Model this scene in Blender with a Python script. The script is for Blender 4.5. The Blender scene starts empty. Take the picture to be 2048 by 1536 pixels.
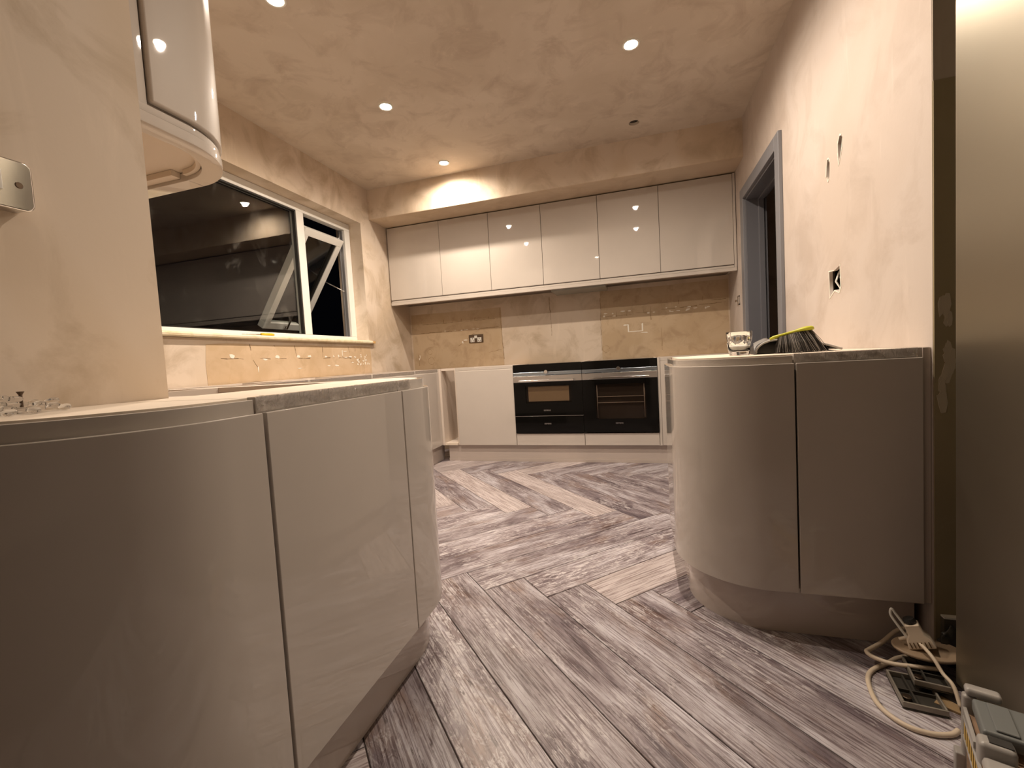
import bpy, bmesh, math, random
from mathutils import Vector, Matrix
from math import sin, cos, pi, radians as R
random.seed(7)
S = bpy.context.scene
C = S.collection

# ------------------------------------------------------------------ camera
cam = bpy.data.cameras.new('camera'); co = bpy.data.objects.new('camera', cam); C.objects.link(co)
cam.sensor_width = 36; cam.lens = 866.39 / 2048 * 36; cam.clip_start = 0.02; cam.clip_end = 60
r_ = (0.95776, 0.28181, -0.05724); u_ = (0.03922, 0.06917, 0.99683); f_ = (-0.28488, 0.95697, -0.05520)
co.matrix_world = Matrix(((r_[0], u_[0], -f_[0], 0), (r_[1], u_[1], -f_[1], 0), (r_[2], u_[2], -f_[2], 0.9072), (0, 0, 0, 1)))
S.camera = co

# ------------------------------------------------------------------ world, exposure
S.view_settings.view_transform = 'Standard'; S.view_settings.look = 'None'
S.view_settings.gamma = 1; S.view_settings.use_curve_mapping = False
S.view_settings.exposure = 0.15
W = bpy.data.worlds.new('night'); S.world = W; W.use_nodes = True
W.node_tree.nodes['Background'].inputs[0].default_value = (0.004, 0.004, 0.006, 1)
W.node_tree.nodes['Background'].inputs[1].default_value = 0.2
LAMP_COL = (1.0, 0.85, 0.70)
ZC = 2.535
LAMPS = [(-1.46, 1.63), (-1.46, 2.49), (-1.46, 3.33), (0.02, 2.49), (0.02, 1.63)]
LAMP_W = 24.0
NEAR = [(-0.62, 0.20, 0.7), (1.35, 0.05, 7.0)]  # first follows the socket's shadow; second is an added, unseen fill lamp

# ------------------------------------------------------------------ helpers
def link(name, me, mat=None, parent=None):
    o = bpy.data.objects.new(name, me); C.objects.link(o)
    if mat is not None and me is not None:
        if len(me.materials) == 0: me.materials.append(mat)
    if parent is not None:
        o.parent = parent; o.matrix_parent_inverse = BASE(parent).inverted()
    return o
def tag(o, label=None, cat=None, group=None, kind=None):
    if label: o['label'] = label
    if cat: o['category'] = cat
    if group: o['group'] = group
    if kind: o['kind'] = kind
    return o
def thing(name, label, cat, loc=(0, 0, 0), rz=0.0, group=None):
    o = bpy.data.objects.new(name, None); C.objects.link(o)
    o.location = loc; o.rotation_euler = (0, 0, rz); o.empty_display_size = .05
    return tag(o, label, cat, group)
def done(bm, name, mat, parent=None, smooth=False, bevel=0, seg=2, world=True):
    bmesh.ops.recalc_face_normals(bm, faces=bm.faces)
    me = bpy.data.meshes.new(name); bm.to_mesh(me); bm.free()
    o = link(name, me, mat, parent)
    if smooth:
        for p in me.polygons: p.use_smooth = True
    if bevel:
        m = o.modifiers.new('bevel', 'BEVEL'); m.width = bevel; m.segments = seg; m.limit_method = 'ANGLE'; m.angle_limit = R(35)
        m.harden_normals = False
        for p in me.polygons: p.use_smooth = True
        m2 = o.modifiers.new('wn', 'WEIGHTED_NORMAL'); m2.keep_sharp = True
    return o
def BASE(o):
    m = Matrix.LocRotScale(o.location, o.rotation_euler, o.scale)
    if o.parent is not None: m = BASE(o.parent) @ o.matrix_parent_inverse @ m
    return m
def box(bm, x0, y0, z0, x1, y1, z1, M=None):
    v = [bm.verts.new(p) for p in ((x0, y0, z0), (x1, y0, z0), (x1, y1, z0), (x0, y1, z0), (x0, y0, z1), (x1, y0, z1), (x1, y1, z1), (x0, y1, z1))]
    for f in ((0, 3, 2, 1), (4, 5, 6, 7), (0, 1, 5, 4), (1, 2, 6, 5), (2, 3, 7, 6), (3, 0, 4, 7)): bm.faces.new([v[i] for i in f])
    if M is not None: bmesh.ops.transform(bm, matrix=M, verts=v)
    return v
def obox(name, mat, parent, *b, bevel=0, M=None):
    bm = bmesh.new()
    if isinstance(b[0], (tuple, list)):
        for q in b: box(bm, *q, M=M)
    else: box(bm, *b, M=M)
    return done(bm, name, mat, parent, bevel=bevel)
def prism(bm, poly, z0, z1):
    a = [bm.verts.new((p[0], p[1], z0)) for p in poly]; b = [bm.verts.new((p[0], p[1], z1)) for p in poly]
    n = len(poly)
    bm.faces.new(a[::-1]); bm.faces.new(b)
    for i in range(n): bm.faces.new((a[i], a[(i + 1) % n], b[(i + 1) % n], b[i]))
    return a + b
def offset(path, d):
    out = []
    n = len(path)
    for i, p in enumerate(path):
        a = path[max(0, i - 1)]; b = path[min(n - 1, i + 1)]
        tx, ty = b[0] - a[0], b[1] - a[1]; l = math.hypot(tx, ty) or 1
        out.append((p[0] - ty / l * d, p[1] + tx / l * d))
    return out
def strip(bm, path, th, z0, z1, off=0.0):
    """vertical slab following path; off/th measured to the left of the path direction"""
    P0 = offset(path, off); P1 = offset(path, off + th)
    n = len(path)
    V = [[bm.verts.new((p[0], p[1], z)) for p in P] for P, z in ((P0, z0), (P0, z1), (P1, z1), (P1, z0))]
    for i in range(n - 1):
        for k in range(4):
            a, b = V[k], V[(k + 1) % 4]
            bm.faces.new((a[i], a[i + 1], b[i + 1], b[i]))
    bm.faces.new([V[k][0] for k in range(4)]); bm.faces.new([V[k][-1] for k in (3, 2, 1, 0)])
def arc(cx, cy, r, a0, a1, n=20):
    return [(cx + r * cos(R(a0 + (a1 - a0) * i / n)), cy + r * sin(R(a0 + (a1 - a0) * i / n))) for i in range(n + 1)]
def lathe(bm, prof, n=24, M=None, close=False):
    rings = []
    for (r, z) in prof:
        rings.append([bm.verts.new((r * cos(2 * pi * i / n), r * sin(2 * pi * i / n), z)) for i in range(n)])
    for a, b in zip(rings[:-1], rings[1:]):
        for i in range(n): bm.faces.new((a[i], a[(i + 1) % n], b[(i + 1) % n], b[i]))
    if not close:
        if prof[0][0] > 1e-6: bm.faces.new(rings[0][::-1])
        if prof[-1][0] > 1e-6: bm.faces.new(rings[-1])
    else:
        a, b = rings[-1], rings[0]
        for i in range(n): bm.faces.new((a[i], a[(i + 1) % n], b[(i + 1) % n], b[i]))
    vs = [v for r in rings for v in r]
    if M is not None: bmesh.ops.transform(bm, matrix=M, verts=vs)
    bmesh.ops.remove_doubles(bm, verts=vs, dist=1e-6)
def catmull(pts, k=8):
    P = [Vector(p) for p in pts]; P = [P[0] * 2 - P[1]] + P + [P[-1] * 2 - P[-2]]
    out = []
    for i in range(1, len(P) - 2):
        for j in range(k):
            t = j / k
            out.append(0.5 * ((2 * P[i]) + (-P[i - 1] + P[i + 1]) * t + (2 * P[i - 1] - 5 * P[i] + 4 * P[i + 1] - P[i + 2]) * t * t + (-P[i - 1] + 3 * P[i] - 3 * P[i + 1] + P[i + 2]) * t ** 3))
    out.append(P[-2]); return out
def tube(bm, pts, r, n=8):
    rings = []; prev = None
    for i, p in enumerate(pts):
        t = (pts[min(i + 1, len(pts) - 1)] - pts[max(0, i - 1)]).normalized()
        if prev is None: prev = t.orthogonal().normalized()
        u = (prev - t * prev.dot(t)).normalized(); prev = u; w = t.cross(u)
        rings.append([bm.verts.new(p + (u * cos(2 * pi * k / n) + w * sin(2 * pi * k / n)) * r) for k in range(n)])
    for a, b in zip(rings[:-1], rings[1:]):
        for k in range(n): bm.faces.new((a[k], a[(k + 1) % n], b[(k + 1) % n], b[k]))
    bm.faces.new(rings[0][::-1]); bm.faces.new(rings[-1])
def otube(name, mat, parent, pts, r, n=8, smooth=True):
    bm = bmesh.new(); tube(bm, [Vector(p) for p in pts], r, n)
    return done(bm, name, mat, parent, smooth=smooth)
def rodM(p0, p1):
    p0, p1 = Vector(p0), Vector(p1); d = p1 - p0
    return Matrix.Translation(p0) @ d.to_track_quat('Z', 'Y').to_matrix().to_4x4(), d.length
def plate(name, mat, outer, holes, thick, M, parent=None):
    """flat plate with holes; outline in local xy, thickness along -z from z=0"""
    cu = bpy.data.curves.new(name, 'CURVE'); cu.dimensions = '2D'; cu.fill_mode = 'BOTH'; cu.extrude = thick / 2
    for pts in [outer] + holes:
        sp = cu.splines.new('POLY'); sp.points.add(len(pts) - 1); sp.use_cyclic_u = True
        for i, p in enumerate(pts): sp.points[i].co = (p[0], p[1], 0, 1)
    t = bpy.data.objects.new('t', cu); C.objects.link(t)
    bpy.context.view_layer.update()
    me = bpy.data.meshes.new_from_object(t.evaluated_get(bpy.context.evaluated_depsgraph_get()))
    bpy.data.objects.remove(t)
    me.name = name
    me.transform(M @ Matrix.Translation((0, 0, -thick / 2)))
    me.materials.clear()
    return link(name, me, mat, parent)
def text(name, s, mat, size, M, parent=None, ext=.0004):
    cu = bpy.data.curves.new(name, 'FONT'); cu.body = s; cu.size = size; cu.extrude = ext; cu.align_x = 'CENTER'; cu.align_y = 'CENTER'
    t = bpy.data.objects.new('t', cu); C.objects.link(t); bpy.context.view_layer.update()
    me = bpy.data.meshes.new_from_object(t.evaluated_get(bpy.context.evaluated_depsgraph_get()))
    bpy.data.objects.remove(t); me.transform(M); me.materials.clear(); me.name = name
    return link(name, me, mat, parent)
def rect(x0, y0, x1, y1): return [(x0, y0), (x1, y0), (x1, y1), (x0, y1)]
def jag(cx, cy, rx, ry, n=12, j=.3, seed=1, rot=0):
    rn = random.Random(seed); out = []
    for i in range(n):
        a = 2 * pi * i / n; q = 1 + rn.uniform(-j, j)
        x, y = rx * q * cos(a), ry * q * sin(a)
        out.append((cx + x * cos(rot) - y * sin(rot), cy + x * sin(rot) + y * cos(rot)))
    return out
# plane matrices: local x,y -> world, local z = outward normal
def M_left(X):   # faces +x, local x = -Y?, keep local (x=Y, y=Z), normal must be x cross y = +X
    return Matrix(((0, 0, 1, X), (1, 0, 0, 0), (0, 1, 0, 0), (0, 0, 0, 1)))
def M_right(X):  # faces -x : local x = -Y
    return Matrix(((0, 0, -1, X), (-1, 0, 0, 0), (0, 1, 0, 0), (0, 0, 0, 1)))
def M_front(Y):  # faces -y : local x = X, y = Z
    return Matrix(((1, 0, 0, 0), (0, 0, -1, Y), (0, 1, 0, 0), (0, 0, 0, 1)))
def M_down(Z):   # faces -z : local x = X, y = -Y
    return Matrix(((1, 0, 0, 0), (0, -1, 0, 0), (0, 0, -1, Z), (0, 0, 0, 1)))

# ------------------------------------------------------------------ materials
def mat(name, col=(.8, .8, .8), rough=.5, metal=0, coat=0, spec=.5, emis=None, es=0, trans=0, ior=1.45):
    m = bpy.data.materials.new(name); m.use_nodes = True; b = m.node_tree.nodes['Principled BSDF']
    b.inputs['Base Color'].default_value = (*col, 1); b.inputs['Roughness'].default_value = rough
    b.inputs['Metallic'].default_value = metal; b.inputs['Coat Weight'].default_value = coat; b.inputs['Coat Roughness'].default_value = .03
    b.inputs['Specular IOR Level'].default_value = spec; b.inputs['Transmission Weight'].default_value = trans; b.inputs['IOR'].default_value = ior
    if emis: b.inputs['Emission Color'].default_value = (*emis, 1); b.inputs['Emission Strength'].default_value = es
    return m
class N:
    def __init__(s, m): s.m = m; s.t = m.node_tree; s.b = s.t.nodes.get('Principled BSDF')
    def n(s, ty, **k):
        x = s.t.nodes.new(ty)
        for a, v in k.items():
            if a in ('operation', 'blend_type', 'data_type', 'noise_dimensions', 'feature', 'wave_type', 'bands_direction', 'distance', 'noise_type'): setattr(x, a, v)
            else: x.inputs[a.replace('_', ' ')].default_value = v
        return x
    def l(s, a, b): s.t.links.new(a, b)
    def ramp(s, inp, stops):
        r = s.t.nodes.new('ShaderNodeValToRGB'); e = r.color_ramp.elements
        while len(e) < len(stops): e.new(.5)
        for el, (p, c) in zip(e, stops): el.position = p; el.color = (*c, 1) if len(c) == 3 else c
        s.l(inp, r.inputs[0]); return r.outputs[0]
    def mix(s, f, a, b, bt='MIX'):
        x = s.t.nodes.new('ShaderNodeMix'); x.data_type = 'RGBA'; x.blend_type = bt
        for i, v in ((0, f), (6, a), (7, b)):
            if hasattr(v, 'is_output') or isinstance(v, bpy.types.NodeSocket): s.l(v, x.inputs[i])
            elif isinstance(v, (int, float)): x.inputs[i].default_value = v
            else: x.inputs[i].default_value = (*v, 1)
        return x.outputs[2]
    def noise(s, vec, scale, detail=4, rough=.5, dist=0):
        x = s.n('ShaderNodeTexNoise', Scale=scale, Detail=detail, Roughness=rough, Distortion=dist); s.l(vec, x.inputs[0]); return x.outputs[0]
    def mapping(s, vec, scale=(1, 1, 1), loc=(0, 0, 0), rot=(0, 0, 0)):
        x = s.n('ShaderNodeMapping', Scale=scale, Location=loc, Rotation=rot); s.l(vec, x.inputs[0]); return x.outputs[0]
    def geo(s): return s.n('ShaderNodeNewGeometry').outputs['Position']
    def obj(s): return s.n('ShaderNodeTexCoord').outputs['Object']
    def bump(s, h, st=.2, d=.002):
        x = s.n('ShaderNodeBump', Strength=st, Distance=d); s.l(h, x.inputs['Height']); s.l(x.outputs[0], s.b.inputs['Normal'])

def plaster(name, c1, c2, c3, rough=.75, stretch=(1, 1, 1), sc=1.0):
    """dry skim plaster: broad damp/dry patches, trowel streaks"""
    m = mat(name, c1, rough); k = N(m); p = k.geo()
    big = k.noise(p, 1.5 * sc, 3, .55, .6)
    col = k.mix(k.ramp(big, [(.42, (0, 0, 0)), (.60, (1, 1, 1))]), c1, c2)
    mid = k.noise(k.mapping(p, stretch), 3.6 * sc, 8, .62, .8)
    col = k.mix(k.ramp(mid, [(.49, (0, 0, 0)), (.68, (.85, .85, .85))]), col, c3)
    st = k.noise(k.mapping(p, (9, 9, 1.2), rot=(.5, .3, .2)), 1.6, 6, .6, .5)
    col = k.mix(k.ramp(st, [(.60, (0, 0, 0)), (.75, (.35, .35, .35))]), col, tuple(min(1, x * 1.22) for x in c1))
    k.l(col, k.b.inputs['Base Color'])
    f = k.noise(p, 60, 5, .6); k.bump(f, .12, .002)
    return m
M_pl = plaster('plaster_skim', (.66, .555, .45), (.59, .47, .345), (.45, .35, .245))
M_plR = plaster('plaster_pink', (.56, .49, .44), (.53, .45, .39), (.46, .385, .33))
M_ceil = plaster('plaster_ceiling', (.64, .555, .46), (.58, .495, .40), (.47, .385, .305), sc=1.3)
M_patch = plaster('bare_plaster_patch', (.55, .42, .28), (.50, .37, .235), (.42, .30, .19), sc=2.2)
M_patchL = plaster('chipped_plaster_patch', (.60, .45, .30), (.53, .385, .24), (.50, .36, .22), sc=2.5)
M_soff = plaster('plaster_soffit', (.62, .50, .37), (.57, .445, .32), (.50, .38, .26))
M_dark = plaster('plaster_shade_dark', (.27, .22, .13), (.25, .205, .12), (.30, .25, .16))  # the wall end's shade is put into this colour
M_dark2 = plaster('plaster_shade_lighter', (.40, .34, .27), (.38, .325, .255), (.42, .36, .29))  # same wall above the shade line, coloured lighter
M_room = plaster('dining_room_paint', (.55, .48, .41), (.52, .45, .38), (.48, .41, .34))

def gloss_mat(name, col, rough=.45, coat=1.0):
    m = mat(name, col, rough, coat=coat, spec=.15); k = N(m); p = k.geo()
    n = k.noise(p, 5, 4, .6)
    c = k.mix(k.ramp(n, [(.4, (0, 0, 0)), (.65, (.35, .35, .35))]), col, tuple(x * .93 for x in col))
    k.l(c, k.b.inputs['Base Color'])
    n2 = k.noise(p, 2.2, 2, .5); k.bump(n2, .03, .006)
    k.b.inputs['Coat Roughness'].default_value = .02
    return m
M_gl = gloss_mat('cashmere_gloss', (.535, .482, .43))
M_pli = gloss_mat('cashmere_plinth_gloss', (.50, .43, .385), .4)
M_carc = mat('carcass_board', (.66, .57, .49), .5)
M_carcd = mat('carcass_gap_shade', (.16, .125, .10), .6)  # carcass board darkened: shade of the door gaps in its colour
M_carcsh = mat('carcass_board_gap_shade', (.20, .155, .125), .6)  # same darkening behind the peninsula doors, so gaps look shaded
M_board = mat('raw_cream_board', (.72, .62, .51), .6)
M_upvc = mat('white_upvc', (.80, .79, .75), .3)
M_sill = plaster('cream_sill_paint', (.74, .67, .50), (.72, .64, .46), (.60, .47, .26), rough=.5, sc=3)
M_wood = mat('bare_broken_timber', (.55, .33, .12), .8)
M_black = mat('black_gloss_glass', (.005, .0045, .004), .05, spec=.16)
M_rub = mat('black_rubber', (.02, .018, .016), .5)
M_steel = mat('brushed_steel', (.62, .60, .58), .28, 1)
M_blue = mat('blue_grey_steel', (.40, .47, .54), .25, 1)
M_rack = mat('rack_wire', (.55, .53, .50), .45, .3)
M_chr = mat('chrome', (.75, .74, .72), .12, 1)
M_bronze = mat('dark_metal', (.16, .12, .09), .35, 1)
M_grey = mat('dark_grey_gloss_paint', (.135, .135, .15), .35)
M_grey2 = mat('dark_grey_frame_front', (.20, .20, .215), .4)
M_hole = mat('cavity_shade', (.055, .04, .03), .9)  # near-black: the shade inside holes and voids is in the colour
M_white = mat('white_plastic', (.78, .76, .70), .35)
M_ivory = mat('ivory_cable', (.66, .55, .42), .45)
M_paper = mat('torn_white_paper', (.82, .77, .68), .8)
M_crack = mat('crack_filler', (.16, .10, .05), .9)
M_lens = mat('lamp_lens', (1, .9, .75), .4, emis=(1, .86, .66), es=90)
M_yel = mat('lime_yellow_plastic', (.50, .50, .035), .35)
M_pan = mat('grey_dustpan_plastic', (.20, .19, .18), .4)
M_pand = mat('dark_dustpan_plastic', (.035, .03, .027), .45)
M_grout = mat('dark_grout', (.055, .04, .035), .9)
M_out = mat('night_ground', (.02, .02, .02), .9)

def glass(name, tint=(1, 1, 1), dirt=0.0, rough=0.0, base=.08):
    m = bpy.data.materials.new(name); m.use_nodes = True; t = m.node_tree; t.nodes.clear(); k = N(m)
    o = k.n('ShaderNodeOutputMaterial'); tr = k.n('ShaderNodeBsdfTransparent'); tr.inputs[0].default_value = (*tint, 1)
    g = k.n('ShaderNodeBsdfGlossy'); g.inputs['Roughness'].default_value = rough; g.inputs[0].default_value = (1, 1, 1, 1)
    lw = k.n('ShaderNodeLayerWeight', Blend=.5); pw = k.n('ShaderNodeMath', operation='POWER'); pw.inputs[1].default_value = 4.5; k.l(lw.outputs['Facing'], pw.inputs[0])
    ad = k.n('ShaderNodeMath', operation='ADD'); ad.inputs[1].default_value = base; ad.use_clamp = True
    k.l(pw.outputs[0], ad.inputs[0]); mx = k.n('ShaderNodeMixShader'); k.l(ad.outputs[0], mx.inputs[0]); k.l(tr.outputs[0], mx.inputs[1]); k.l(g.outputs[0], mx.inputs[2])
    out = mx.outputs[0]
    if dirt:
        p = k.geo(); d = k.n('ShaderNodeBsdfDiffuse'); d.inputs[0].default_value = (.6, .56, .5, 1)
        f = k.ramp(k.noise(k.mapping(p, (1, 2.2, .9)), 2.0, 8, .7, 1.8), [(.56, (0, 0, 0)), (.80, (dirt, dirt, dirt))])
        m2 = k.n('ShaderNodeMixShader'); k.l(f, m2.inputs[0]); k.l(out, m2.inputs[1]); k.l(d.outputs[0], m2.inputs[2]); out = m2.outputs[0]
    k.l(out, o.inputs[0]); return m
M_glass = glass('smeared_window_glass', (.93, .94, .93), .10, base=.045)
M_glass2 = glass('clear_window_glass', (.9, .92, .9), base=.03)
M_oveng = glass('tinted_oven_glass', (.75, .70, .66), base=.012)
M_tumb = mat('moulded_glass', (.95, .96, .96), .02, trans=1.0, ior=1.5)
M_nug = mat('clear_plastic', (.93, .94, .95), .05, trans=1.0, ior=1.45)
def film():
    m = bpy.data.materials.new('crinkled_protective_film'); m.use_nodes = True; t = m.node_tree; t.nodes.clear(); k = N(m)
    o = k.n('ShaderNodeOutputMaterial'); tr = k.n('ShaderNodeBsdfTransparent'); g = k.n('ShaderNodeBsdfGlossy'); g.inputs['Roughness'].default_value = .10
    d = k.n('ShaderNodeBsdfDiffuse'); d.inputs[0].default_value = (.62, .55, .49, 1)
    p = k.geo(); h = k.noise(k.mapping(p, (3, 3, 1)), 16, 4, .6, 2.5)
    b = k.n('ShaderNodeBump', Strength=.9, Distance=.012); k.l(h, b.inputs['Height'])
    k.l(b.outputs[0], g.inputs['Normal']); fr = k.n('ShaderNodeLayerWeight', Blend=.35); k.l(b.outputs[0], fr.inputs['Normal'])
    a = k.n('ShaderNodeMixShader'); a.inputs[0].default_value = .28; k.l(tr.outputs[0], a.inputs[1]); k.l(d.outputs[0], a.inputs[2])
    ml = k.n('ShaderNodeMath', operation='MULTIPLY_ADD'); ml.inputs[1].default_value = .7; ml.inputs[2].default_value = .14; k.l(fr.outputs[1], ml.inputs[0])
    mx = k.n('ShaderNodeMixShader'); k.l(ml.outputs[0], mx.inputs[0]); k.l(a.outputs[0], mx.inputs[1]); k.l(g.outputs[0], mx.inputs[2])
    k.l(mx.outputs[0], o.inputs[0]); return m
M_film = film()

def plank_mat():
    m = mat('weathered_wood_effect_tile', (.4, .35, .32), .38); k = N(m)
    oi = k.n('ShaderNodeObjectInfo'); rnd = oi.outputs['Random']
    cs = k.n('ShaderNodeSeparateColor'); k.l(oi.outputs['Color'], cs.inputs[0]); tone, kind = cs.outputs[0], cs.outputs[1]
    p = k.obj(); cmb = k.n('ShaderNodeCombineXYZ')
    ml = k.n('ShaderNodeMath', operation='MULTIPLY'); ml.inputs[1].default_value = 37.0; k.l(rnd, ml.inputs[0])
    k.l(ml.outputs[0], cmb.inputs[0]); k.l(ml.outputs[0], cmb.inputs[1])
    va = k.n('ShaderNodeVectorMath', operation='ADD'); k.l(p, va.inputs[0]); k.l(cmb.outputs[0], va.inputs[1]); v = va.outputs[0]
    # weathered: purple grey, brown and whitish wash in blotches drawn out along the board
    b1 = k.noise(k.mapping(v, (2.2, 7, 1)), 1.0, 7, .62, .7)
    w = k.ramp(b1, [(.32, (.115, .090, .104)), (.43, (.22, .180, .195)), (.52, (.355, .315, .33)), (.62, (.52, .49, .525))])
    b2 = k.noise(k.mapping(v, (3.2, 9, 1), loc=(9, 3, 0)), 1.0, 5, .6, .5)
    w = k.mix(k.ramp(b2, [(.54, (0, 0, 0)), (.70, (.7, .7, .7))]), w, (.25, .165, .125))
    # flaky whitewash
    fl = k.noise(k.mapping(v, (22, 60, 1)), 1.0, 6, .75, .9); fm = k.noise(k.mapping(v, (3, 8, 1), loc=(3, 7, 0)), 1.0, 3, .5)
    mu = k.n('ShaderNodeMath', operation='MULTIPLY'); k.l(k.ramp(fl, [(.50, (0, 0, 0)), (.58, (1, 1, 1))]), mu.inputs[0]); k.l(k.ramp(fm, [(.45, (0, 0, 0)), (.62, (.75, .75, .75))]), mu.inputs[1])
    wa = k.n('ShaderNodeMath', operation='MULTIPLY_ADD'); k.l(cs.outputs[2], wa.inputs[0]); k.l(k.ramp(fl, [(.47, (0, 0, 0)), (.60, (1, 1, 1))]), wa.inputs[1]); k.l(mu.outputs[0], wa.inputs[2]); wa.use_clamp = True
    w = k.mix(wa.outputs[0], w, (.58, .545, .55))
    dk = k.noise(k.mapping(v, (14, 75, 1), loc=(2, 8, 0)), 1.0, 5, .7, .6)
    w = k.mix(k.ramp(dk, [(.58, (0, 0, 0)), (.66, (.75, .75, .75))]), w, (.10, .075, .075))
    # pale boards
    b3 = k.noise(k.mapping(v, (2.5, 14, 1)), 1.0, 5, .6, .6)
    pale = k.ramp(b3, [(.35, (.41, .355, .345)), (.6, (.54, .48, .475))])
    col = k.mix(kind, w, pale)
    # fine grain lines
    g = k.noise(k.mapping(v, (5, 170, 1)), 1.0, 5, .7, .25)
    col = k.mix(k.ramp(g, [(.43, (.9, .9, .9)), (.52, (0, 0, 0))]), col, k.mix(1.0, col, (.42, .36, .36), 'MULTIPLY'))
    g2 = k.noise(k.mapping(v, (12, 260, 1), loc=(5, 5, 0)), 1.0, 3, .6)
    col = k.mix(k.ramp(g2, [(.56, (0, 0, 0)), (.68, (.45, .45, .45))]), col, k.mix(1.0, col, (1.45, 1.42, 1.42), 'MULTIPLY'))
    # tone
    mm = k.n('ShaderNodeMapRange'); mm.inputs[1].default_value = 0; mm.inputs[2].default_value = 1; mm.inputs[3].default_value = .62; mm.inputs[4].default_value = 1.30
    k.l(tone, mm.inputs[0]); hs = k.n('ShaderNodeHueSaturation'); k.l(col, hs.inputs['Color']); k.l(mm.outputs[0], hs.inputs['Value'])
    k.l(hs.outputs[0], k.b.inputs['Base Color'])
    rr = k.ramp(fl, [(.4, (.30, .30, .30)), (.65, (.5, .5, .5))]); k.l(rr, k.b.inputs['Roughness'])
    k.bump(g, .25, .0012)
    return m
M_plank = plank_mat()

# ------------------------------------------------------------------ key dimensions
XL, XR, YB = -2.34, .766, 4.18
YK, ZK = 3.548, 2.27          # bulkhead
YU = 3.819                    # wall cabinet door fronts
YO = 3.647                    # base door fronts, back run
PX, PY = -1.0, .70            # nib wall on the left: face x, end y
YR = 1.46                     # near end of the right wall
WY0, WY1, WZ0, WZ1 = 1.45, 3.413, 1.13, 2.20

# ------------------------------------------------------------------ structure
fl = obox('floor', M_grout, None, -2.6, -2.6, -.12, 2.6, 4.4, -.003); tag(fl, kind='structure')
# ceiling with the cut-out of the missing lamp
hole = [(.026 + .036 * cos(a * pi / 12), -(3.315 + .036 * sin(a * pi / 12))) for a in range(24)]
cl = plate('ceiling', M_ceil, rect(-2.6, -4.4, 2.6, 2.6), [hole], .02, M_down(ZC)); tag(cl, kind='structure')
bm = bmesh.new(); lathe(bm, [(.036, ZC + .019), (.036, ZC + .10), (.0, ZC + .10)], 20, Matrix.Translation((.026, 3.315, 0)))
done(bm, 'lamp_cutout', M_hole, cl)
otube('loose_wire', M_rub, cl, catmull([(.03, 3.30, ZC + .09), (.02, 3.32, ZC + .05), (.04, 3.325, ZC + .01), (.045, 3.31, ZC + .03)]), .003)
tag(obox('loft_void', M_hole, cl, -2.6, -2.6, ZC + .11, 2.6, 4.4, ZC + .15))

# left (window) wall: skim + block
wl = plate('wall_left', M_pl, rect(PY - .1, 0, YB + .1, ZC), [rect(WY0, WZ0, WY1, WZ1)], .26, M_left(XL)); tag(wl, kind='structure')
wb = plate('wall_back', M_pl, rect(XL - .1, 0, 2.3, ZC), [rect(-.085, 1.11, .028, 1.172)], .03, M_front(YB)); tag(wb, kind='structure')
tag(obox('backing_block', M_hole, wb, XL - .1, YB + .055, 0, 2.3, YB + .12, ZC))
# right wall skin with the chipped-out holes, block behind
upper1 = jag(-2.005, 1.645, .020, .048, 9, .35, 3, -.25); upper2 = jag(-2.115, 1.602, .013, .040, 9, .3, 5, -.1)
box1 = [(-2.12, 1.195), (-2.075, 1.192), (-2.02, 1.205), (-2.015, 1.12), (-2.03, 1.10), (-2.07, 1.115), (-2.115, 1.09)]
nearbox = [(-3.87, 1.315), (-3.78, 1.31), (-3.775, 1.235), (-3.86, 1.24)]
DY0, DY1, DZ = 2.755, 3.52, 1.965
wr = plate('wall_right', M_plR, [(-YB - .1, 0), (-DY1, 0), (-DY1, DZ), (-DY0, DZ), (-DY0, 0), (-YR, 0), (-YR, ZC), (-YB - .1, ZC)], [upper1, upper2, box1, nearbox], .012, M_right(XR)); tag(wr, kind='structure')
obox('wall_block', M_pl, wr, (XR + .055, YR, 0, XR + .12, DY0, ZC), (XR + .055, DY1, 0, XR + .12, YB + .1, ZC), (XR + .055, DY0, DZ, XR + .12, DY1, ZC),
     (XR + .0125, YR, 0, XR + .055, 1.9, ZC), (XR + .0125, 2.2, 0, XR + .055, DY0, ZC), (XR + .0125, DY1, 0, XR + .055, 3.7, ZC), (XR + .0125, DY0, DZ, XR + .055, DY1, ZC))
obox('cavity_back', M_hole, wr, (XR + .050, 1.9, .9, XR + .0549, 2.2, 1.9), (XR + .050, 3.7, 1.1, XR + .0549, 4.0, 1.5))
# little rims of torn plaster round the holes
def rim(name, poly, M, parent, w=.006, seed=0):
    rn = random.Random(seed); bm = bmesh.new(); n = len(poly)
    cx = sum(p[0] for p in poly) / n; cy = sum(p[1] for p in poly) / n
    for i in range(n):
        a, b = poly[i], poly[(i + 1) % n]
        if rn.random() < .3: continue
        k1, k2 = 1 + w / max(.01, math.hypot(a[0] - cx, a[1] - cy)) * rn.uniform(.5, 1.6), 1 + w / max(.01, math.hypot(b[0] - cx, b[1] - cy)) * rn.uniform(.5, 1.6)
        q = [a, b, (cx + (b[0] - cx) * k2, cy + (b[1] - cy) * k2), (cx + (a[0] - cx) * k1, cy + (a[1] - cy) * k1)]
        vs = prism(bm, q, 0.0, .0015); bmesh.ops.transform(bm, matrix=M, verts=vs)
    o = done(bm, name, M_paper, parent); tag(o, kind='stuff'); return o
for i, h in enumerate((upper1, upper2, box1)): rim('torn_plaster_rim', h, M_right(XR), wr, .005, i)
for pts in ([(-2.075, 1.19), (-2.085, 1.15), (-2.07, 1.12), (-2.08, 1.10)], [(-2.045, 1.2), (-2.04, 1.16), (-2.05, 1.13), (-2.035, 1.11)]):
    otube('loose_wire', M_white, wr, [(XR + .02 - .01 * (i % 2), -a, b) for i, (a, b) in enumerate(pts)], .004)
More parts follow.
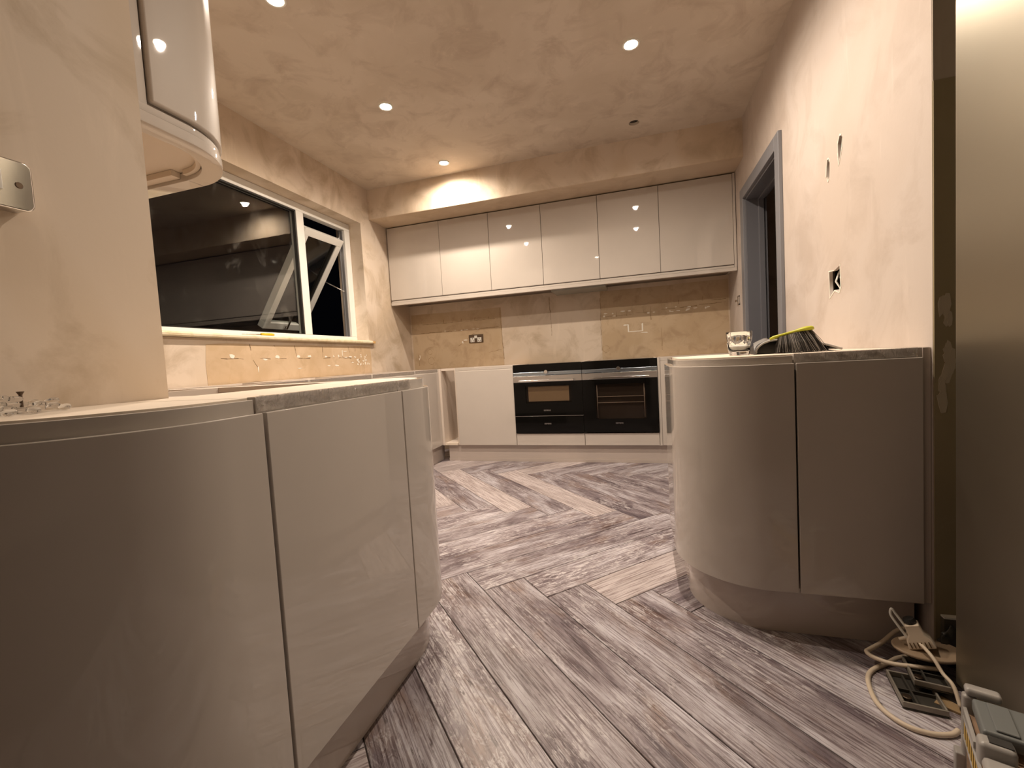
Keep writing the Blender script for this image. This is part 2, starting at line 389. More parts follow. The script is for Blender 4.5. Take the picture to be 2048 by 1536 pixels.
otube('loose_wire', M_bronze, wr, [(XR + .03, 2.0, 1.66), (XR + .012, 2.01, 1.63), (XR + .03, 2.005, 1.61)], .005)
bm = bmesh.new(); box(bm, XR - .012, 3.785, 1.245, XR + .02, 3.80, 1.30); box(bm, XR - .02, 3.80, 1.262, XR + .01, 3.85, 1.28); box(bm, XR - .006, 3.82, 1.235, XR + .02, 3.835, 1.31)
done(bm, 'hinge_bracket', M_chr, wr, bevel=.002)
# wall end facing the dining room
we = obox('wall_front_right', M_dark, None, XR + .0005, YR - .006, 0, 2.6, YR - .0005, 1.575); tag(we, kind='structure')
obox('upper_shade_band', M_dark2, we, XR + .0005, YR - .004, 1.575, 2.6, YR - .0005, ZC)  # light and shade split painted as two tones on one wall
bm = bmesh.new(); rn = random.Random(4)
for i in range(26):
    cz = .72 + .30 * rn.random(); cx = XR + .012 + .016 * rn.random() + (.012 if .78 < cz < .95 else 0)
    q = jag(cx, cz, .004 + .006 * rn.random(), .012 + .02 * rn.random(), 7, .35, i); vs = prism(bm, q, 0.00005, .0008 + .00005 * i); bmesh.ops.transform(bm, matrix=M_front(YR - .006), verts=vs)
tag(done(bm, 'scraped_plaster', mat('scraped_plaster', (.42, .36, .27), .8), we), kind='stuff')
sk = obox('baseboard_right', mat('dusty_skirting_paint', (.09, .08, .06), .5), None, XR + .012, YR - .022, 0.0, 2.2, YR - .0065, .125); tag(sk, kind='structure')
obox('skirting_bead', M_white, sk, XR + .012, YR - .0225, .1252, 2.2, YR - .0065, .130)
# nib wall on the left
wn = obox('wall_front_left', M_pl, None, -2.7, -2.6, 0, PX, PY, ZC); tag(wn, kind='structure')
# dining room shell behind the camera
w1 = obox('wall_front', M_room, None, PX - .05, -2.72, 0, 2.7, -2.6, ZC); tag(w1, kind='structure')
w2 = obox('wall_side', M_room, None, 2.6, -2.72, 0, 2.72, 4.4, ZC); tag(w2, kind='structure')
# corridor behind the door
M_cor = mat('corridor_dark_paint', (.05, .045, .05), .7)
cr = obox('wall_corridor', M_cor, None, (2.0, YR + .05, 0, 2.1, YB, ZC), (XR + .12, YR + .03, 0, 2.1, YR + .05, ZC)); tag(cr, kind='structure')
# bulkhead
bh = obox('trim_1', M_pl, None, XL - .01, YK, ZK, XR + .01, YB + .01, ZC + .005); tag(bh, kind='structure')
obox('bulkhead_soffit', M_soff, bh, XL, YK + .001, ZK - .003, XR, YB, ZK)

# --- stripped areas with chipped plaster
def patch(name, poly, M, parent, m, th=.0015):
    bm = bmesh.new(); vs = prism(bm, poly, 0, th); bmesh.ops.transform(bm, matrix=M, verts=vs); return done(bm, name, m, parent)
def edge_jag(x0, y0, x1, y1, step, amp, seed):
    rn = random.Random(seed); out = []
    c = [(x0, y0), (x1, y0), (x1, y1), (x0, y1)]
    for i in range(4):
        a, b = c[i], c[(i + 1) % 4]; n = max(1, int(math.dist(a, b) / step))
        for k in range(n):
            t = k / n; out.append((a[0] + (b[0] - a[0]) * t + rn.uniform(-amp, amp), a[1] + (b[1] - a[1]) * t + rn.uniform(-amp, amp)))
    return out
patch('stripped_plaster_patch', edge_jag(-2.325, .86, -1.315, 1.44, .12, .004, 2), M_front(YB), wb, M_patch)
patch('stripped_plaster_patch', edge_jag(-.335, .86, .755, 1.50, .12, .004, 3), M_front(YB), wb, M_patch)
patch('stripped_plaster_patch', edge_jag(1.86, .86, 3.42, 1.10, .10, .007, 4), M_left(XL), wl, M_patchL)
def cracks(name, m, M, parent, segs, w, th, seed):
    rn = random.Random(seed); bm = bmesh.new()
    for (x0, y0, x1, y1) in segs:
        n = max(2, int(math.dist((x0, y0), (x1, y1)) / .035)); P = []
        for i in range(n + 1):
            t = i / n; P.append((x0 + (x1 - x0) * t + rn.uniform(-.003, .003), y0 + (y1 - y0) * t + rn.uniform(-.003, .003)))
        for a, b in zip(P[:-1], P[1:]):
            dx, dy = b[0] - a[0], b[1] - a[1]; l = math.hypot(dx, dy) or 1; ww = w * rn.uniform(.3, 1.3)
            nx, ny = -dy / l * ww, dx / l * ww
            vs = prism(bm, [(a[0] - nx * .6, a[1] - ny * .6), (b[0] - nx, b[1] - ny), (b[0] + nx, b[1] + ny), (a[0] + nx * .6, a[1] + ny * .6)], th, th + .0006)
            bmesh.ops.transform(bm, matrix=M, verts=vs)
    return tag(done(bm, name, m, parent), kind='stuff')
def flakes(name, m, M, parent, spots, th, seed):
    rn = random.Random(seed); bm = bmesh.new()
    for ii, (x, y, rx, ry) in enumerate(spots):
        vs = prism(bm, jag(x, y, rx, ry, 7, .45, rn.randint(0, 999)), th, th + .001 + .00002 * ii); bmesh.ops.transform(bm, matrix=M, verts=vs)
    return tag(done(bm, name, m, parent), kind='stuff')
# left wall: crack row z~1.01, verticals
ML, MF = M_left(XL), M_front(YB)
LS = [(1.95, 1.012, 2.10, 1.010), (2.22, 1.010, 2.30, 1.008), (2.38, 1.008, 2.44, 1.008), (2.55, 1.008, 2.66, 1.006), (2.80, 1.005, 2.88, 1.005), (2.98, 1.004, 3.02, 1.004), (3.03, 1.004, 3.14, 1.002),
      (2.15, 1.10, 2.16, 1.06), (2.52, 1.10, 2.53, 1.02), (2.80, 1.09, 2.80, 1.01), (3.03, 1.07, 3.03, 1.01), (3.11, 1.10, 3.12, 1.05), (3.20, 1.09, 3.20, 1.06), (3.28, 1.09, 3.28, 1.05), (2.34, 1.10, 2.35, 1.085), (2.17, 1.0, 2.20, .95), (3.14, .97, 3.17, .968), (3.24, .99, 3.26, .99)]
cracks('plaster_crack', M_crack, ML, wl, LS, .0022, .0016, 1)
rn = random.Random(9)
fs = [(2.02, 1.028, .014, .016), (2.26, 1.003, .018, .006), (2.36, 1.018, .015, .010), (2.55, 1.018, .018, .012), (2.66, 1.022, .018, .008), (2.83, 1.015, .014, .008), (2.92, 1.017, .008, .008), (2.98, 1.017, .006, .01), (3.07, 1.008, .02, .004), (3.13, 1.012, .02, .006), (3.19, 1.01, .014, .006), (3.03, 1.045, .004, .03), (3.06, 1.058, .03, .003), (3.15, .965, .02, .006), (2.20, .94, .004, .03), (2.95, .945, .03, .006), (2.86, .945, .02, .004), (2.55, .935, .02, .004)]
fs += [(rn.uniform(3.22, 3.41), rn.uniform(.94, 1.03), rn.uniform(.004, .010), rn.uniform(.004, .009)) for _ in range(22)]
flakes('torn_plaster_paper', M_paper, ML, wl, fs, .0016, 2)
# back wall: horizontal lines of old tile edges
BS = [(-2.22, 1.242, -1.98, 1.243), (-1.93, 1.243, -1.86, 1.244), (-1.80, 1.244, -1.70, 1.245), (-1.55, 1.248, -1.35, 1.25), (-2.2, 1.33, -1.35, 1.335), (-.33, 1.262, -.22, 1.264), (-.20, 1.262, -.06, 1.264), (-.02, 1.275, .12, 1.272), (.20, 1.285, .32, 1.288), (.36, 1.29, .50, 1.295), (.52, 1.30, .74, 1.305),
      (.11, 1.32, .11, 1.20), (-.19, 1.30, -.19, 1.25), (-.10, 1.30, -.10, 1.25), (.05, 1.31, .05, 1.275), (-1.33, 1.44, -1.31, .92), (-.335, 1.44, -.34, .95), (-.82, 1.50, -.81, 1.12), (.20, 1.12, .20, .92), (.35, 1.36, .35, 1.32), (.55, 1.37, .55, 1.33), (.62, 1.33, .74, 1.335), (-2.27, 1.02, -2.26, .90), (-1.47, 1.0, -1.33, 1.02), (-1.62, 1.20, -1.80, 1.08), (-1.95, 1.33, -1.95, 1.37), (-1.75, 1.33, -1.75, 1.36), (-1.6, 1.33, -1.6, 1.36), (-1.45, 1.33, -1.45, 1.36)]
cracks('plaster_crack', mat('old_adhesive_line', (.27, .18, .09), .9), MF, wb, BS, .0026, .0016, 3)
bs = [(rn.uniform(-.32, .74), 1.27 + rn.uniform(-.01, .03), rn.uniform(.006, .02), rn.uniform(.003, .008)) for _ in range(20)] + [(rn.uniform(-2.2, -1.5), 1.245 + rn.uniform(-.006, .006), rn.uniform(.006, .022), .003) for _ in range(8)] + [(-1.71, 1.14, .025, .006), (-1.75, 1.12, .01, .012), (-2.25, 1.0, .004, .02), (-2.26, .97, .006, .012), (-.12, 1.17, .02, .006), (.05, 1.09, .03, .005)]
flakes('torn_plaster_paper', M_paper, MF, wb, bs, .0016, 4)
def ringmark(cx, cz, r, seed):
    P = [(cx + r * cos(a * pi / 6), cz + r * 1.1 * sin(a * pi / 6)) for a in range(13)]
    return [(P[i][0], P[i][1], P[i + 1][0], P[i + 1][1]) for i in range(11)]
cracks('adhesive_ring', mat('adhesive_ring_mark', (.33, .23, .12), .9), MF, wb, ringmark(-2.12, .945, .035, 1) + ringmark(-2.13, 1.04, .025, 2) + ringmark(-.30, .96, .03, 3), .002, .0016, 6)

# ------------------------------------------------------------------ floor tiles: herringbone at 45 degrees
w_, L_ = .18, 1.2; s0, t0 = .659, 1.547; g = .0016
def clip(poly, a, b, c):      # keep a*x+b*y<=c
    out = []
    for i in range(len(poly)):
        p, q = poly[i], poly[(i + 1) % len(poly)]
        dp, dq = a * p[0] + b * p[1] - c, a * q[0] + b * q[1] - c
        if dp <= 0: out.append(p)
        if (dp < 0 < dq) or (dq < 0 < dp):
            t = dp / (dp - dq); out.append((p[0] + (q[0] - p[0]) * t, p[1] + (q[1] - p[1]) * t))
    return out
q2 = 2 ** .5
TONE = {}   # ('a' along s / 'b' along t, column, row): (tone, pale)
TONE.update({('a', 0, 0): (.50, .0), ('a', 1, 0): (.62, 0), ('a', 2, 0): (.60, 1), ('a', -1, 0): (.52, 0), ('a', -2, 0): (.62, 0), ('a', -3, 0): (.5, 0), ('a', -4, 0): (.68, .0), ('a', -5, 0): (.6, .3),
             ('b', 0, 0): (.44, 0), ('b', 1, 0): (.40, 0), ('b', 2, 0): (.48, 0), ('b', 3, 0): (.66, 0), ('b', -1, 0): (.40, .1), ('b', -2, 0): (.62, 0), ('b', -3, 0): (.22, 0),
             ('b', -4, 1): (.42, 0), ('b', -3, 1): (.62, 1), ('b', -2, 1): (.42, 0), ('b', -1, 1): (.62, 1), ('b', 0, 1): (.46, 0), ('b', -5, 1): (.6, 1), ('b', -6, 1): (.5, 0), ('b', 1, 1): (.45, 0), ('b', 2, 1): (.42, 0), ('b', 3, 1): (.42, 0)})
WASH = {('a', 1, 0): .6, ('b', -2, 0): .85, ('a', 0, 0): .35, ('a', -2, 0): .5, ('a', -4, 0): .5, ('b', 3, 0): .5, ('b', -1, 0): .2}
full_me = None
nplank = 0
rt = random.Random(21)
for row in range(-3, 4):
    for k in range(-26, 27):
        for ty in 'ab':
            if ty == 'a': sx, tx = s0 + k * w_ + row * (L_ - w_), t0 - k * w_ + row * (L_ + w_)
            else: sx, tx = s0 + k * w_ + row * (L_ - w_), t0 - k * w_ - L_ + row * (L_ + w_)
            # local frame: x along board
            ls, lt = (L_, w_) if ty == 'a' else (w_, L_)
            cs, ct = sx + ls / 2, tx + lt / 2
            cx, cy = (cs - ct) / q2, (cs + ct) / q2
            if cx < -3.2 or cx > 2.6 or cy < -1.4 or cy > 5: continue
            ang = pi / 4 if ty == 'a' else 3 * pi / 4
            # clip against the room in world coords -> local
            hx, hy = L_ / 2 - g, w_ / 2 - g
            poly = [(-hx, -hy), (hx, -hy), (hx, hy), (-hx, hy)]
            ca, sa = cos(ang), sin(ang)
            def cut(poly, nx, ny, c):   # nx*X+ny*Y<=c
                return clip(poly, nx * ca + ny * sa, -nx * sa + ny * ca, c - nx * cx - ny * cy)
            full = True
            for (nx, ny, c) in ((-1, 0, 2.335), (0, 1, 4.178), (1, 0, 1.9), (0, -1, .6)):
                p2 = cut(poly, nx, ny, c)
                if len(p2) != len(poly) or any(math.dist(a, b) > 1e-6 for a, b in zip(p2, poly)): full = False
                poly = p2
                if len(poly) < 3: break
            if len(poly) < 3: continue
            A_ = abs(sum(poly[i][0] * poly[(i + 1) % len(poly)][1] - poly[(i + 1) % len(poly)][0] * poly[i][1] for i in range(len(poly)))) / 2
            if A_ < .002: continue
            if full and full_me is not None: me = full_me
            else:
                bm = bmesh.new(); n = len(poly)
                mx_, my_ = sum(p[0] for p in poly) / n, sum(p[1] for p in poly) / n
                lo = [bm.verts.new((p[0], p[1], -.009)) for p in poly]; mi = [bm.verts.new((p[0], p[1], -.0012)) for p in poly]
                def ins(p):
                    d = math.dist(p, (mx_, my_)) or 1; return (p[0] - (p[0] - mx_) / d * .0016, p[1] - math.copysign(min(.0012, abs(p[1] - my_)), p[1] - my_), 0)
                hi = [bm.verts.new(ins(p)) for p in poly]
                bm.faces.new(lo[::-1]); bm.faces.new(hi)
                for a, b in ((lo, mi), (mi, hi)):
                    for i in range(n): bm.faces.new((a[i], a[(i + 1) % n], b[(i + 1) % n], b[i]))
                bmesh.ops.recalc_face_normals(bm, faces=bm.faces)
                me = bpy.data.meshes.new('floor_tile'); bm.to_mesh(me); bm.free(); me.materials.append(M_plank)
                if full: full_me = me
            o = bpy.data.objects.new('floor_tile', me); C.objects.link(o); o.parent = fl
            o.location = (cx, cy, 0); o.rotation_euler = (0, 0, ang)
            tp = TONE.get((ty, k, row))
            if tp is None: tp = (rt.uniform(.3, .62), 1.0 if rt.random() < .16 else 0.0)
            o.color = (tp[0], tp[1], WASH.get((ty, k, row), .1), 1); nplank += 1
print('planks', nplank)

# ------------------------------------------------------------------ window
win = thing('window_1', None, None); win['kind'] = 'structure'
XF = -2.46
FY0, FY1, FZ0, FZ1 = WY0 - .02, WY1, 1.155, 2.195
bm = bmesh.new()
box(bm, XF - .06, FY0, FZ0, XF, FY1, 1.196); box(bm, XF - .06, FY0, 2.138, XF, FY1, FZ1 + .004)
box(bm, XF - .06, FY0, 1.196, XF, FY0 + .06, 2.138); box(bm, XF - .06, 3.342, 1.196, XF, FY1, 2.138)
done(bm, 'window_frame', M_upvc, win, bevel=.003)
obox('mullion', M_upvc, win, XF - .06, 2.776, 1.196, XF + .002, 2.85, 2.138, bevel=.003)
obox('fixed_pane', M_glass, win, XF - .034, FY0 + .05, 1.19, XF - .028, 2.78, 2.145)
g1 = obox('pane_gasket', M_rub, win, (XF - .03, 2.764, 1.196, XF - .003, 2.776, 2.138), (XF - .03, FY0 + .06, 2.128, XF - .003, 2.776, 2.138), (XF - .03, FY0 + .06, 1.196, XF - .003, 2.776, 1.201))
obox('outer_frame_track', mat('grey_track', (.30, .30, .31), .4, .6), win, (XF - .055, 3.325, 1.20, XF - .045, 3.342, 2.13), (XF - .055, 3.332, 1.2, XF - .02, 3.342, 2.13))
# open top-hung sash
P0 = Vector((-2.475, 2.862, 2.045)); dv = Vector((-.52, 0, -.755)).normalized(); nv = Vector((0, 1, 0)).cross(dv)
SM = Matrix((( 0, dv.x, -abs(nv.x) * (1 if nv.x < 0 else 1) if False else nv.x, P0.x), (1, dv.y, nv.y, P0.y), (0, dv.z, nv.z, P0.z), (0, 0, 0, 1)))
SW, SL = .452, .905
sash = bmesh.new()
for b in ((0, 0, -.03, SW, .058, .03), (0, SL - .058, -.03, SW, SL, .03), (0, .058, -.03, .058, SL - .058, .03), (SW - .058, .058, -.03, SW, SL - .058, .03)): box(sash, *b, M=SM)
so = done(sash, 'opening_sash', M_upvc, win, bevel=.003)
obox('sash_pane', M_glass2, so, .05, .05, -.003, SW - .05, SL - .05, .003, M=SM)
obox('sash_gasket', M_rub, so, (.058, .058, -.02, .068, SL - .058, .02), (SW - .068, .058, -.02, SW - .058, SL - .058, .02), M=SM)
# handle on bottom rail (room side = side facing +x / down)
sgn = 1 if nv.x > 0 else -1
obox('sash_handle', M_chr, so, (SW * .5 - .015, SL - .045, sgn * .03, SW * .5 + .015, SL - .015, sgn * .045), (SW * .5 - .010, SL - .15, sgn * .045, SW * .5 + .010, SL - .02, sgn * .058), M=SM, bevel=.003)
def sp(a, b, c): return SM @ Vector((a, b, c))
obox
otube('friction_stay', M_steel, win, [sp(SW + .006, .10, 0), sp(SW + .006, .42, 0)], .006, 6)
otube('friction_stay', M_steel, win, [sp(SW + .006, .40, 0), Vector((XF - .04, 3.33, 1.60))], .006, 6)
otube('friction_stay', M_steel, win, [sp(SW + .006, .10, 0), Vector((XF - .04, 3.33, 2.12))], .005, 6)
# window board
bm = bmesh.new()
vs = [(XF, 1.137), (-2.335, 1.137), (-2.318, 1.131), (-2.309, 1.139), (-2.308, 1.15), (-2.315, 1.158), (-2.33, 1.161), (XF, 1.163)]
a = [bm.verts.new((x, FY0, z)) for x, z in vs]; b = [bm.verts.new((x, 3.41 if x < -2.34 else 3.43, z - (.006))) for x, z in vs]
bm.faces.new(a); bm.faces.new(b[::-1])
for i in range(len(vs)): bm.faces.new((a[i], b[i], b[(i + 1) % len(vs)], a[(i + 1) % len(vs)]))
sb = done(bm, 'window_board', M_sill, win)
bm = bmesh.new(); rn = random.Random(3)
for i in range(9):
    y = 3.405 + .008 * i; vs = prism(bm, jag(-2.325 + rn.uniform(-.008, .006), y, .016, .006 + .003 * rn.random(), 6, .4, i), 1.128 + rn.random() * .004, 1.140 + rn.random() * .012)
done(bm, 'broken_board_end', M_wood, win)
obox('reveal_underside', M_crack, win, XF + .01, FY0, 1.1302, -2.341, 3.412, 1.1365)
tag(obox('ground_outside', M_out, None, -9, -2, -.4, -2.75, 9, -.3), kind='structure')['kind'] = 'structure'
bpy.data.objects['ground_outside'].name = 'ground'

# screwdriver on the sill
sd = thing('screwdriver', 'small screwdriver with yellow handle lying on the window sill', 'screwdriver', (-2.40, 2.25, 1.168))
otube('handle', mat('clear_yellow_handle', (.62, .42, .02), .2), sd, [(-2.395, 2.30, 1.170), (-2.394, 2.31, 1.172), (-2.39, 2.38, 1.172), (-2.39, 2.395, 1.170)], .0095, 10)
otube('shaft', M_chr, sd, [(-2.395, 2.30, 1.171), (-2.40, 2.16, 1.167)], .003, 8)

# ------------------------------------------------------------------ downlights
def lamp(x, y, label):
    t = thing('ceiling_spotlight', label, 'ceiling light', (x, y, ZC), 0, 'recessed ceiling spotlights')
    bm = bmesh.new(); lathe(bm, [(.033, -.001), (.044, -.001), (.046, -.004), (.044, -.0065), (.036, -.006), (.033, -.0035)], 32, Matrix.Translation((x, y, ZC)), close=True)
    done(bm, 'bezel', M_white, t, smooth=True)
    bm = bmesh.new(); lathe(bm, [(.0, -.0035), (.0325, -.0035), (.0325, -.001), (0, -.001)], 32, Matrix.Translation((x, y, ZC)))
    done(bm, 'lamp_lens', M_lens, t)
    return t
def spot(x, y, pw, parent, size=168, blend=.85):
    l = bpy.data.lights.new('spot', 'SPOT'); l.energy = pw; l.color = LAMP_COL; l.spot_size = R(size); l.spot_blend = blend; l.shadow_soft_size = .022
    o = bpy.data.objects.new('lamp_light', l); C.objects.link(o); o.parent = parent; o.location = (0, 0, -.012)
    return o
LAB = ['lit recessed ceiling spotlight at the top left, nearest the left wall cabinet', 'lit recessed ceiling spotlight in the middle of the left row',
       'lit recessed ceiling spotlight throwing a bright scallop on the bulkhead', 'lit recessed ceiling spotlight on the right side of the ceiling', 'lit recessed ceiling spotlight just above the frame']
for (x, y), lb in zip(LAMPS, LAB):
    t = lamp(x, y, lb); spot(x, y, LAMP_W * 12.57 / 4, t); 
for x, y, pw in NEAR:
    t = lamp(x, y, 'dining area ceiling spotlight ' + ('close to the nib wall' if x < 0 else 'added unseen beyond the fridge as fill')); spot(x, y, pw * 12.57 / 4, t)

# ------------------------------------------------------------------ wall cabinets, back run
UX = [-2.329, -1.774, -1.28, -.7906, -.2986, .1937, .7418]
ord6 = ['leftmost, against the window wall', 'second from the left', 'third from the left, reflecting two spotlights', 'fourth from the left, above the two ovens\' gap', 'second from the right, reflecting two spotlights', 'rightmost and widest, next to the doorway']
ord6[3] = 'fourth from the left, over the left oven'
def jdoor(bm, x0, x1, z0, z1, Y, th=.02, lip='bottom', J=.010):
    """front panel facing -y with a rolled J edge; profile in (y,z) swept along x"""
    if lip == 'bottom':
        pr = [(Y + th, z0 + .02), (Y + .012, z0 + .018), (Y + .010, z0 + .010), (Y + .008, z0 + .002), (Y + .004, z0), (Y + .001, z0 + .002), (Y, z0 + .006), (Y, z1 - .002), (Y + .002, z1), (Y + th, z1)]
    else:
        pr = [(Y + th, z0), (Y + .002, z0), (Y, z0 + .002), (Y, z1 - .006), (Y + .001, z1 - .002), (Y + .004, z1), (Y + .008, z1 - .002), (Y + .010, z1 - .010), (Y + .012, z1 - .018), (Y + th, z1 - .02)]
    a = [bm.verts.new((x0, y, z)) for y, z in pr]; b = [bm.verts.new((x1, y, z)) for y, z in pr]
    bm.faces.new(a); bm.faces.new(b[::-1])
    for i in range(len(pr)): bm.faces.new((a[i], b[i], b[(i + 1) % len(pr)], a[(i + 1) % len(pr)]))
for i in range(6):
    x0, x1 = UX[i], UX[i + 1]
    t = thing('wall_cabinet', 'gloss cashmere wall cabinet under the bulkhead, ' + ord6[i], 'wall cabinet', (x0, YB, 1.535), 0, 'wall cabinets on the back wall')
    obox('carcass', M_carcd, t, x0 + .0005, YU + .024, 1.536, x1 - .0005, YB - .002, 2.262)
    bm = bmesh.new(); jdoor(bm, x0 + .002, x1 - .002, 1.558, 2.256, YU); done(bm, 'door', M_gl, t)
    obox('handle_rail', M_gl, t, x0 + .0005, YU + .006, 1.537, x1 - .0005, YU + .0235, 1.553)
t = tag(obox('light_pelmet', M_gl, None, UX[0], YU - .002, 1.508, UX[-1] + .018, YU + .052, 1.5345, bevel=.0015), 'long straight gloss cashmere pelmet under the back wall cabinets', 'pelmet')
tag(obox('end_panel', M_gl, None, UX[-1] + .001, YU + .001, 1.5355, UX[-1] + .0195, YB - .002, 2.258, bevel=.0015), 'narrow gloss cashmere end panel beside the rightmost wall cabinet', 'end panel')
tag(obox('cooker_hood', mat('hood_grey_glass', (.33, .33, .29), .2), None, -.74, YU + .056, 1.498, -.26, YB - .03, 1.5335, bevel=.002), 'slim grey cooker hood set under the wall cabinets', 'cooker hood')

# ------------------------------------------------------------------ base units, back run
ZB = .861   # top of the run
def open_top(t, x0, y0, x1, y1, z0, z1, front='y0', m=None):
    m = m or M_carc
    obox('carcass', m, t, (x0, y0, z0, x0 + .018, y1, z1), (x1 - .018, y0, z0, x1, y1, z1), (x0 + .018, y0, z0, x1 - .018, y1, z0 + .018))
    if front in ('y0', 'y1'):
        obox('back_panel', m, t, x0 + .018, (y1 - .02 if front == 'y0' else y0 + .002), z0 + .018, x1 - .018, (y1 - .002 if front == 'y0' else y0 + .02), z1 - .02)
        obox('top_rail', m, t, x0 + .018, y0 + .004, z1 - .018, x1 - .018, y0 + .09, z1); obox('top_rail', m, t, x0 + .018, y1 - .09, z1 - .018, x1 - .018, y1, z1)
    else:
        obox('back_panel', m, t, (x0 + .002 if front == 'x1' else x1 - .02), y0 + .018, z0 + .018, (x0 + .018 if front == 'x1' else x1 - .002), y1 - .018, z1 - .02)
t = thing('base_cabinet', 'gloss cashmere base cabinet left of the two ovens', 'base cabinet', (-1.345, 3.95, .15))
open_top(t, -1.622, YO + .022, -1.0705, YB - .004, .151, ZB)
bm = bmesh.new(); jdoor(bm, -1.620, -1.0725, .1525, ZB - .028, YO, lip='top'); done(bm, 'door', M_gl, t)
obox('handle_rail', M_gl, t, -1.6215, YO + .004, ZB - .026, -1.071, YO + .021, ZB, bevel=.001)
t = thing('open_pullout_unit', 'narrow open base unit without its door, in the back left corner', 'base cabinet', (-1.705, 3.95, .15))
obox('carcass', M_carc, t, (-1.789, YO + .002, .151, -1.768, YB - .004, ZB), (-1.640, YO + .022, .151, -1.6225, YB - .004, ZB), (-1.768, YO + .022, .151, -1.640, YB - .004, .169), bevel=.001)
obox('back_panel', M_carc, t, -1.768, YB - .02, .169, -1.640, YB - .004, ZB)
obox('top_rail', M_carc, t, -1.768, YO + .022, ZB - .018, -1.640, YO + .1, ZB)
obox('floor_ledge', M_board, t, -1.767, YO + .003, .152, -1.641, YO + .0215, .172)
# oven housings
xo = -1.0695
housings = []
for i in range(2):
    a = xo + .6 * i
    t = thing('oven_housing', ('left' if i == 0 else 'right') + ' oven housing with a cashmere drawer front below the oven', 'base cabinet', (a + .3, 3.95, .15), 0, 'oven housings')
    obox('carcass', M_carc, t, (a, YO + .022, .151, a + .015, YB - .004, ZB), (a + .585, YO + .022, .151, a + .5995, YB - .004, ZB), (a + .015, YO + .022, .235, a + .585, YB - .004, .252))
    obox('drawer_front', M_gl, t, a + .002, YO, .1525, a + .598, YO + .02, .2545, bevel=.0015)
def oven(x0, kind):
    c = x0 + .3; xa, xb = x0 + .0015, x0 + .5985
    z1 = ZB - .001
    lab = 'compact black microwave oven with warming drawer, left of the pair' if kind == 0 else 'full height black oven with rack rails behind glass, right of the pair'
    t = thing('built_in_oven', lab, 'oven', (c, YO, .2585), 0)
    zt = .262 if kind else .412
    obox('casing', M_rub, t, x0 + .02, YO + .030, zt, x0 + .58, YB - .06, z1 - .004)
    obox('control_panel', M_black, t, xa, YO - .006, .792, xb, YO + .03, z1, bevel=.001)
    obox('trim_strip', M_blue, t, xa, YO - .010, .764, xb, YO + .03, .7915, bevel=.002)
    bm = bmesh.new(); MM = Matrix.Translation((c - .002, YO - .0062, .790)) @ Matrix.Rotation(R(90), 4, 'X')
    lathe(bm, [(.0, .028), (.0155, .028), (.0165, .025), (.0175, .004), (.019, 0), (0, 0)], 28, MM); done(bm, 'control_knob', M_chr, t, smooth=False, bevel=.001)
    # door: frame of black glass with a window
    if kind: wx0, wx1, wz0, wz1 = x0 + .105, x0 + .505, .375, .665
    else: wx0, wx1, wz0, wz1 = x0 + .105, x0 + .505, .525, .672
    d = plate('oven_door', M_black, rect(xa, zt, xb, .706), [rect(wx0, wz0, wx1, wz1)], .030, M_front(YO - .012), t)
    obox('steel_band', M_steel, d, xa, YO - .013, .7062, xb, YO + .012, .759, bevel=.001)
    hx0, hx1 = (x0 + .055, x0 + .535) if kind == 0 else (x0 + .06, x0 + .534)
    bm = bmesh.new(); box(bm, hx0, YO - .052, .7085, hx1, YO - .042, .7245); box(bm, hx0 + .02, YO - .043, .711, hx0 + .035, YO - .012, .722); box(bm, hx1 - .035, YO - .043, .711, hx1 - .02, YO - .012, .722)
    done(bm, 'door_handle', M_chr, d, bevel=.002)
    if kind:
        obox('window_glass', M_oveng, d, wx0, YO - .006, wz0, wx1, YO - .003, wz1)
        cav = obox('cavity', mat('oven_cavity_enamel', (.05, .045, .04), .4), t, (wx0 - .01, YO + .0185, wz0 - .02, wx1 + .01, YO + .029, wz1 + .02))
        for px in (wx0 + .012, wx1 - .012): otube('rack_rail', M_rack, t, [(px, YO + .003, wz0 + .01), (px, YO + .003, wz1 - .004)], .0035, 8)
        for pz in (.560, .510):
            otube('oven_rack', M_rack, t, [(wx0 + .016, YO + .004, pz), (wx1 - .016, YO + .004, pz)], .0028, 8)
    else:
        obox('window_glass', M_oveng, d, wx0, YO - .006, wz0, wx1, YO - .003, wz1)
        obox('window_mesh', mat('microwave_mesh', (.42, .36, .25), .5), d, wx0 + .022, YO + .002, wz0 + .012, wx1 - .022, YO + .005, wz1 - .006)
        obox('window_mask', M_black, d, (wx0, YO - .002, wz0, wx1, YO + .0015, wz0 + .012))
        dr = obox('warming_drawer', M_black, t, xa, YO - .012, .2605, xb, YO + .018, .4085, bevel=.0015)
        obox('divider_trim', M_steel, t, xa, YO - .010, .409, xb, YO + .018, .4115)
        text('brand_lettering', 'SIEMENS', M_steel, .0165, M_front(YO - .0125) @ Matrix.Translation((c - .01, .342, 0)), dr)
    text('brand_lettering', 'SIEMENS', M_steel, .0165, M_front(YO - .0125) @ Matrix.Translation((c - .01, .340 if kind else .458, 0)), d)
    return t
oven(xo, 0); oven(xo + .6, 1)
t = tag(obox('end_panel', M_gl, None, .1315, YO - .002, .1515, .1505, YB - .004, ZB, bevel=.001), 'cashmere end panel standing right of the right oven', 'end panel')
t = thing('base_cabinet', 'cashmere corner base cabinet behind the right peninsula', 'base cabinet', (.46, 3.95, .15))
open_top(t, .1515, YO + .022, .762, YB - .004, .151, ZB)
obox('door', M_gl, t, .153, YO, .1525, .760, YO + .02, ZB - .028, bevel=.002)
obox('handle_rail', M_gl, t, .1515, YO + .004, ZB - .026, .762, YO + .021, ZB)
tag(obox('plinth', M_pli, None, -1.745, YO + .035, .0, .765, YO + .05, .1495, bevel=.001), 'long cashmere plinth under the ovens and back base units', 'plinth')
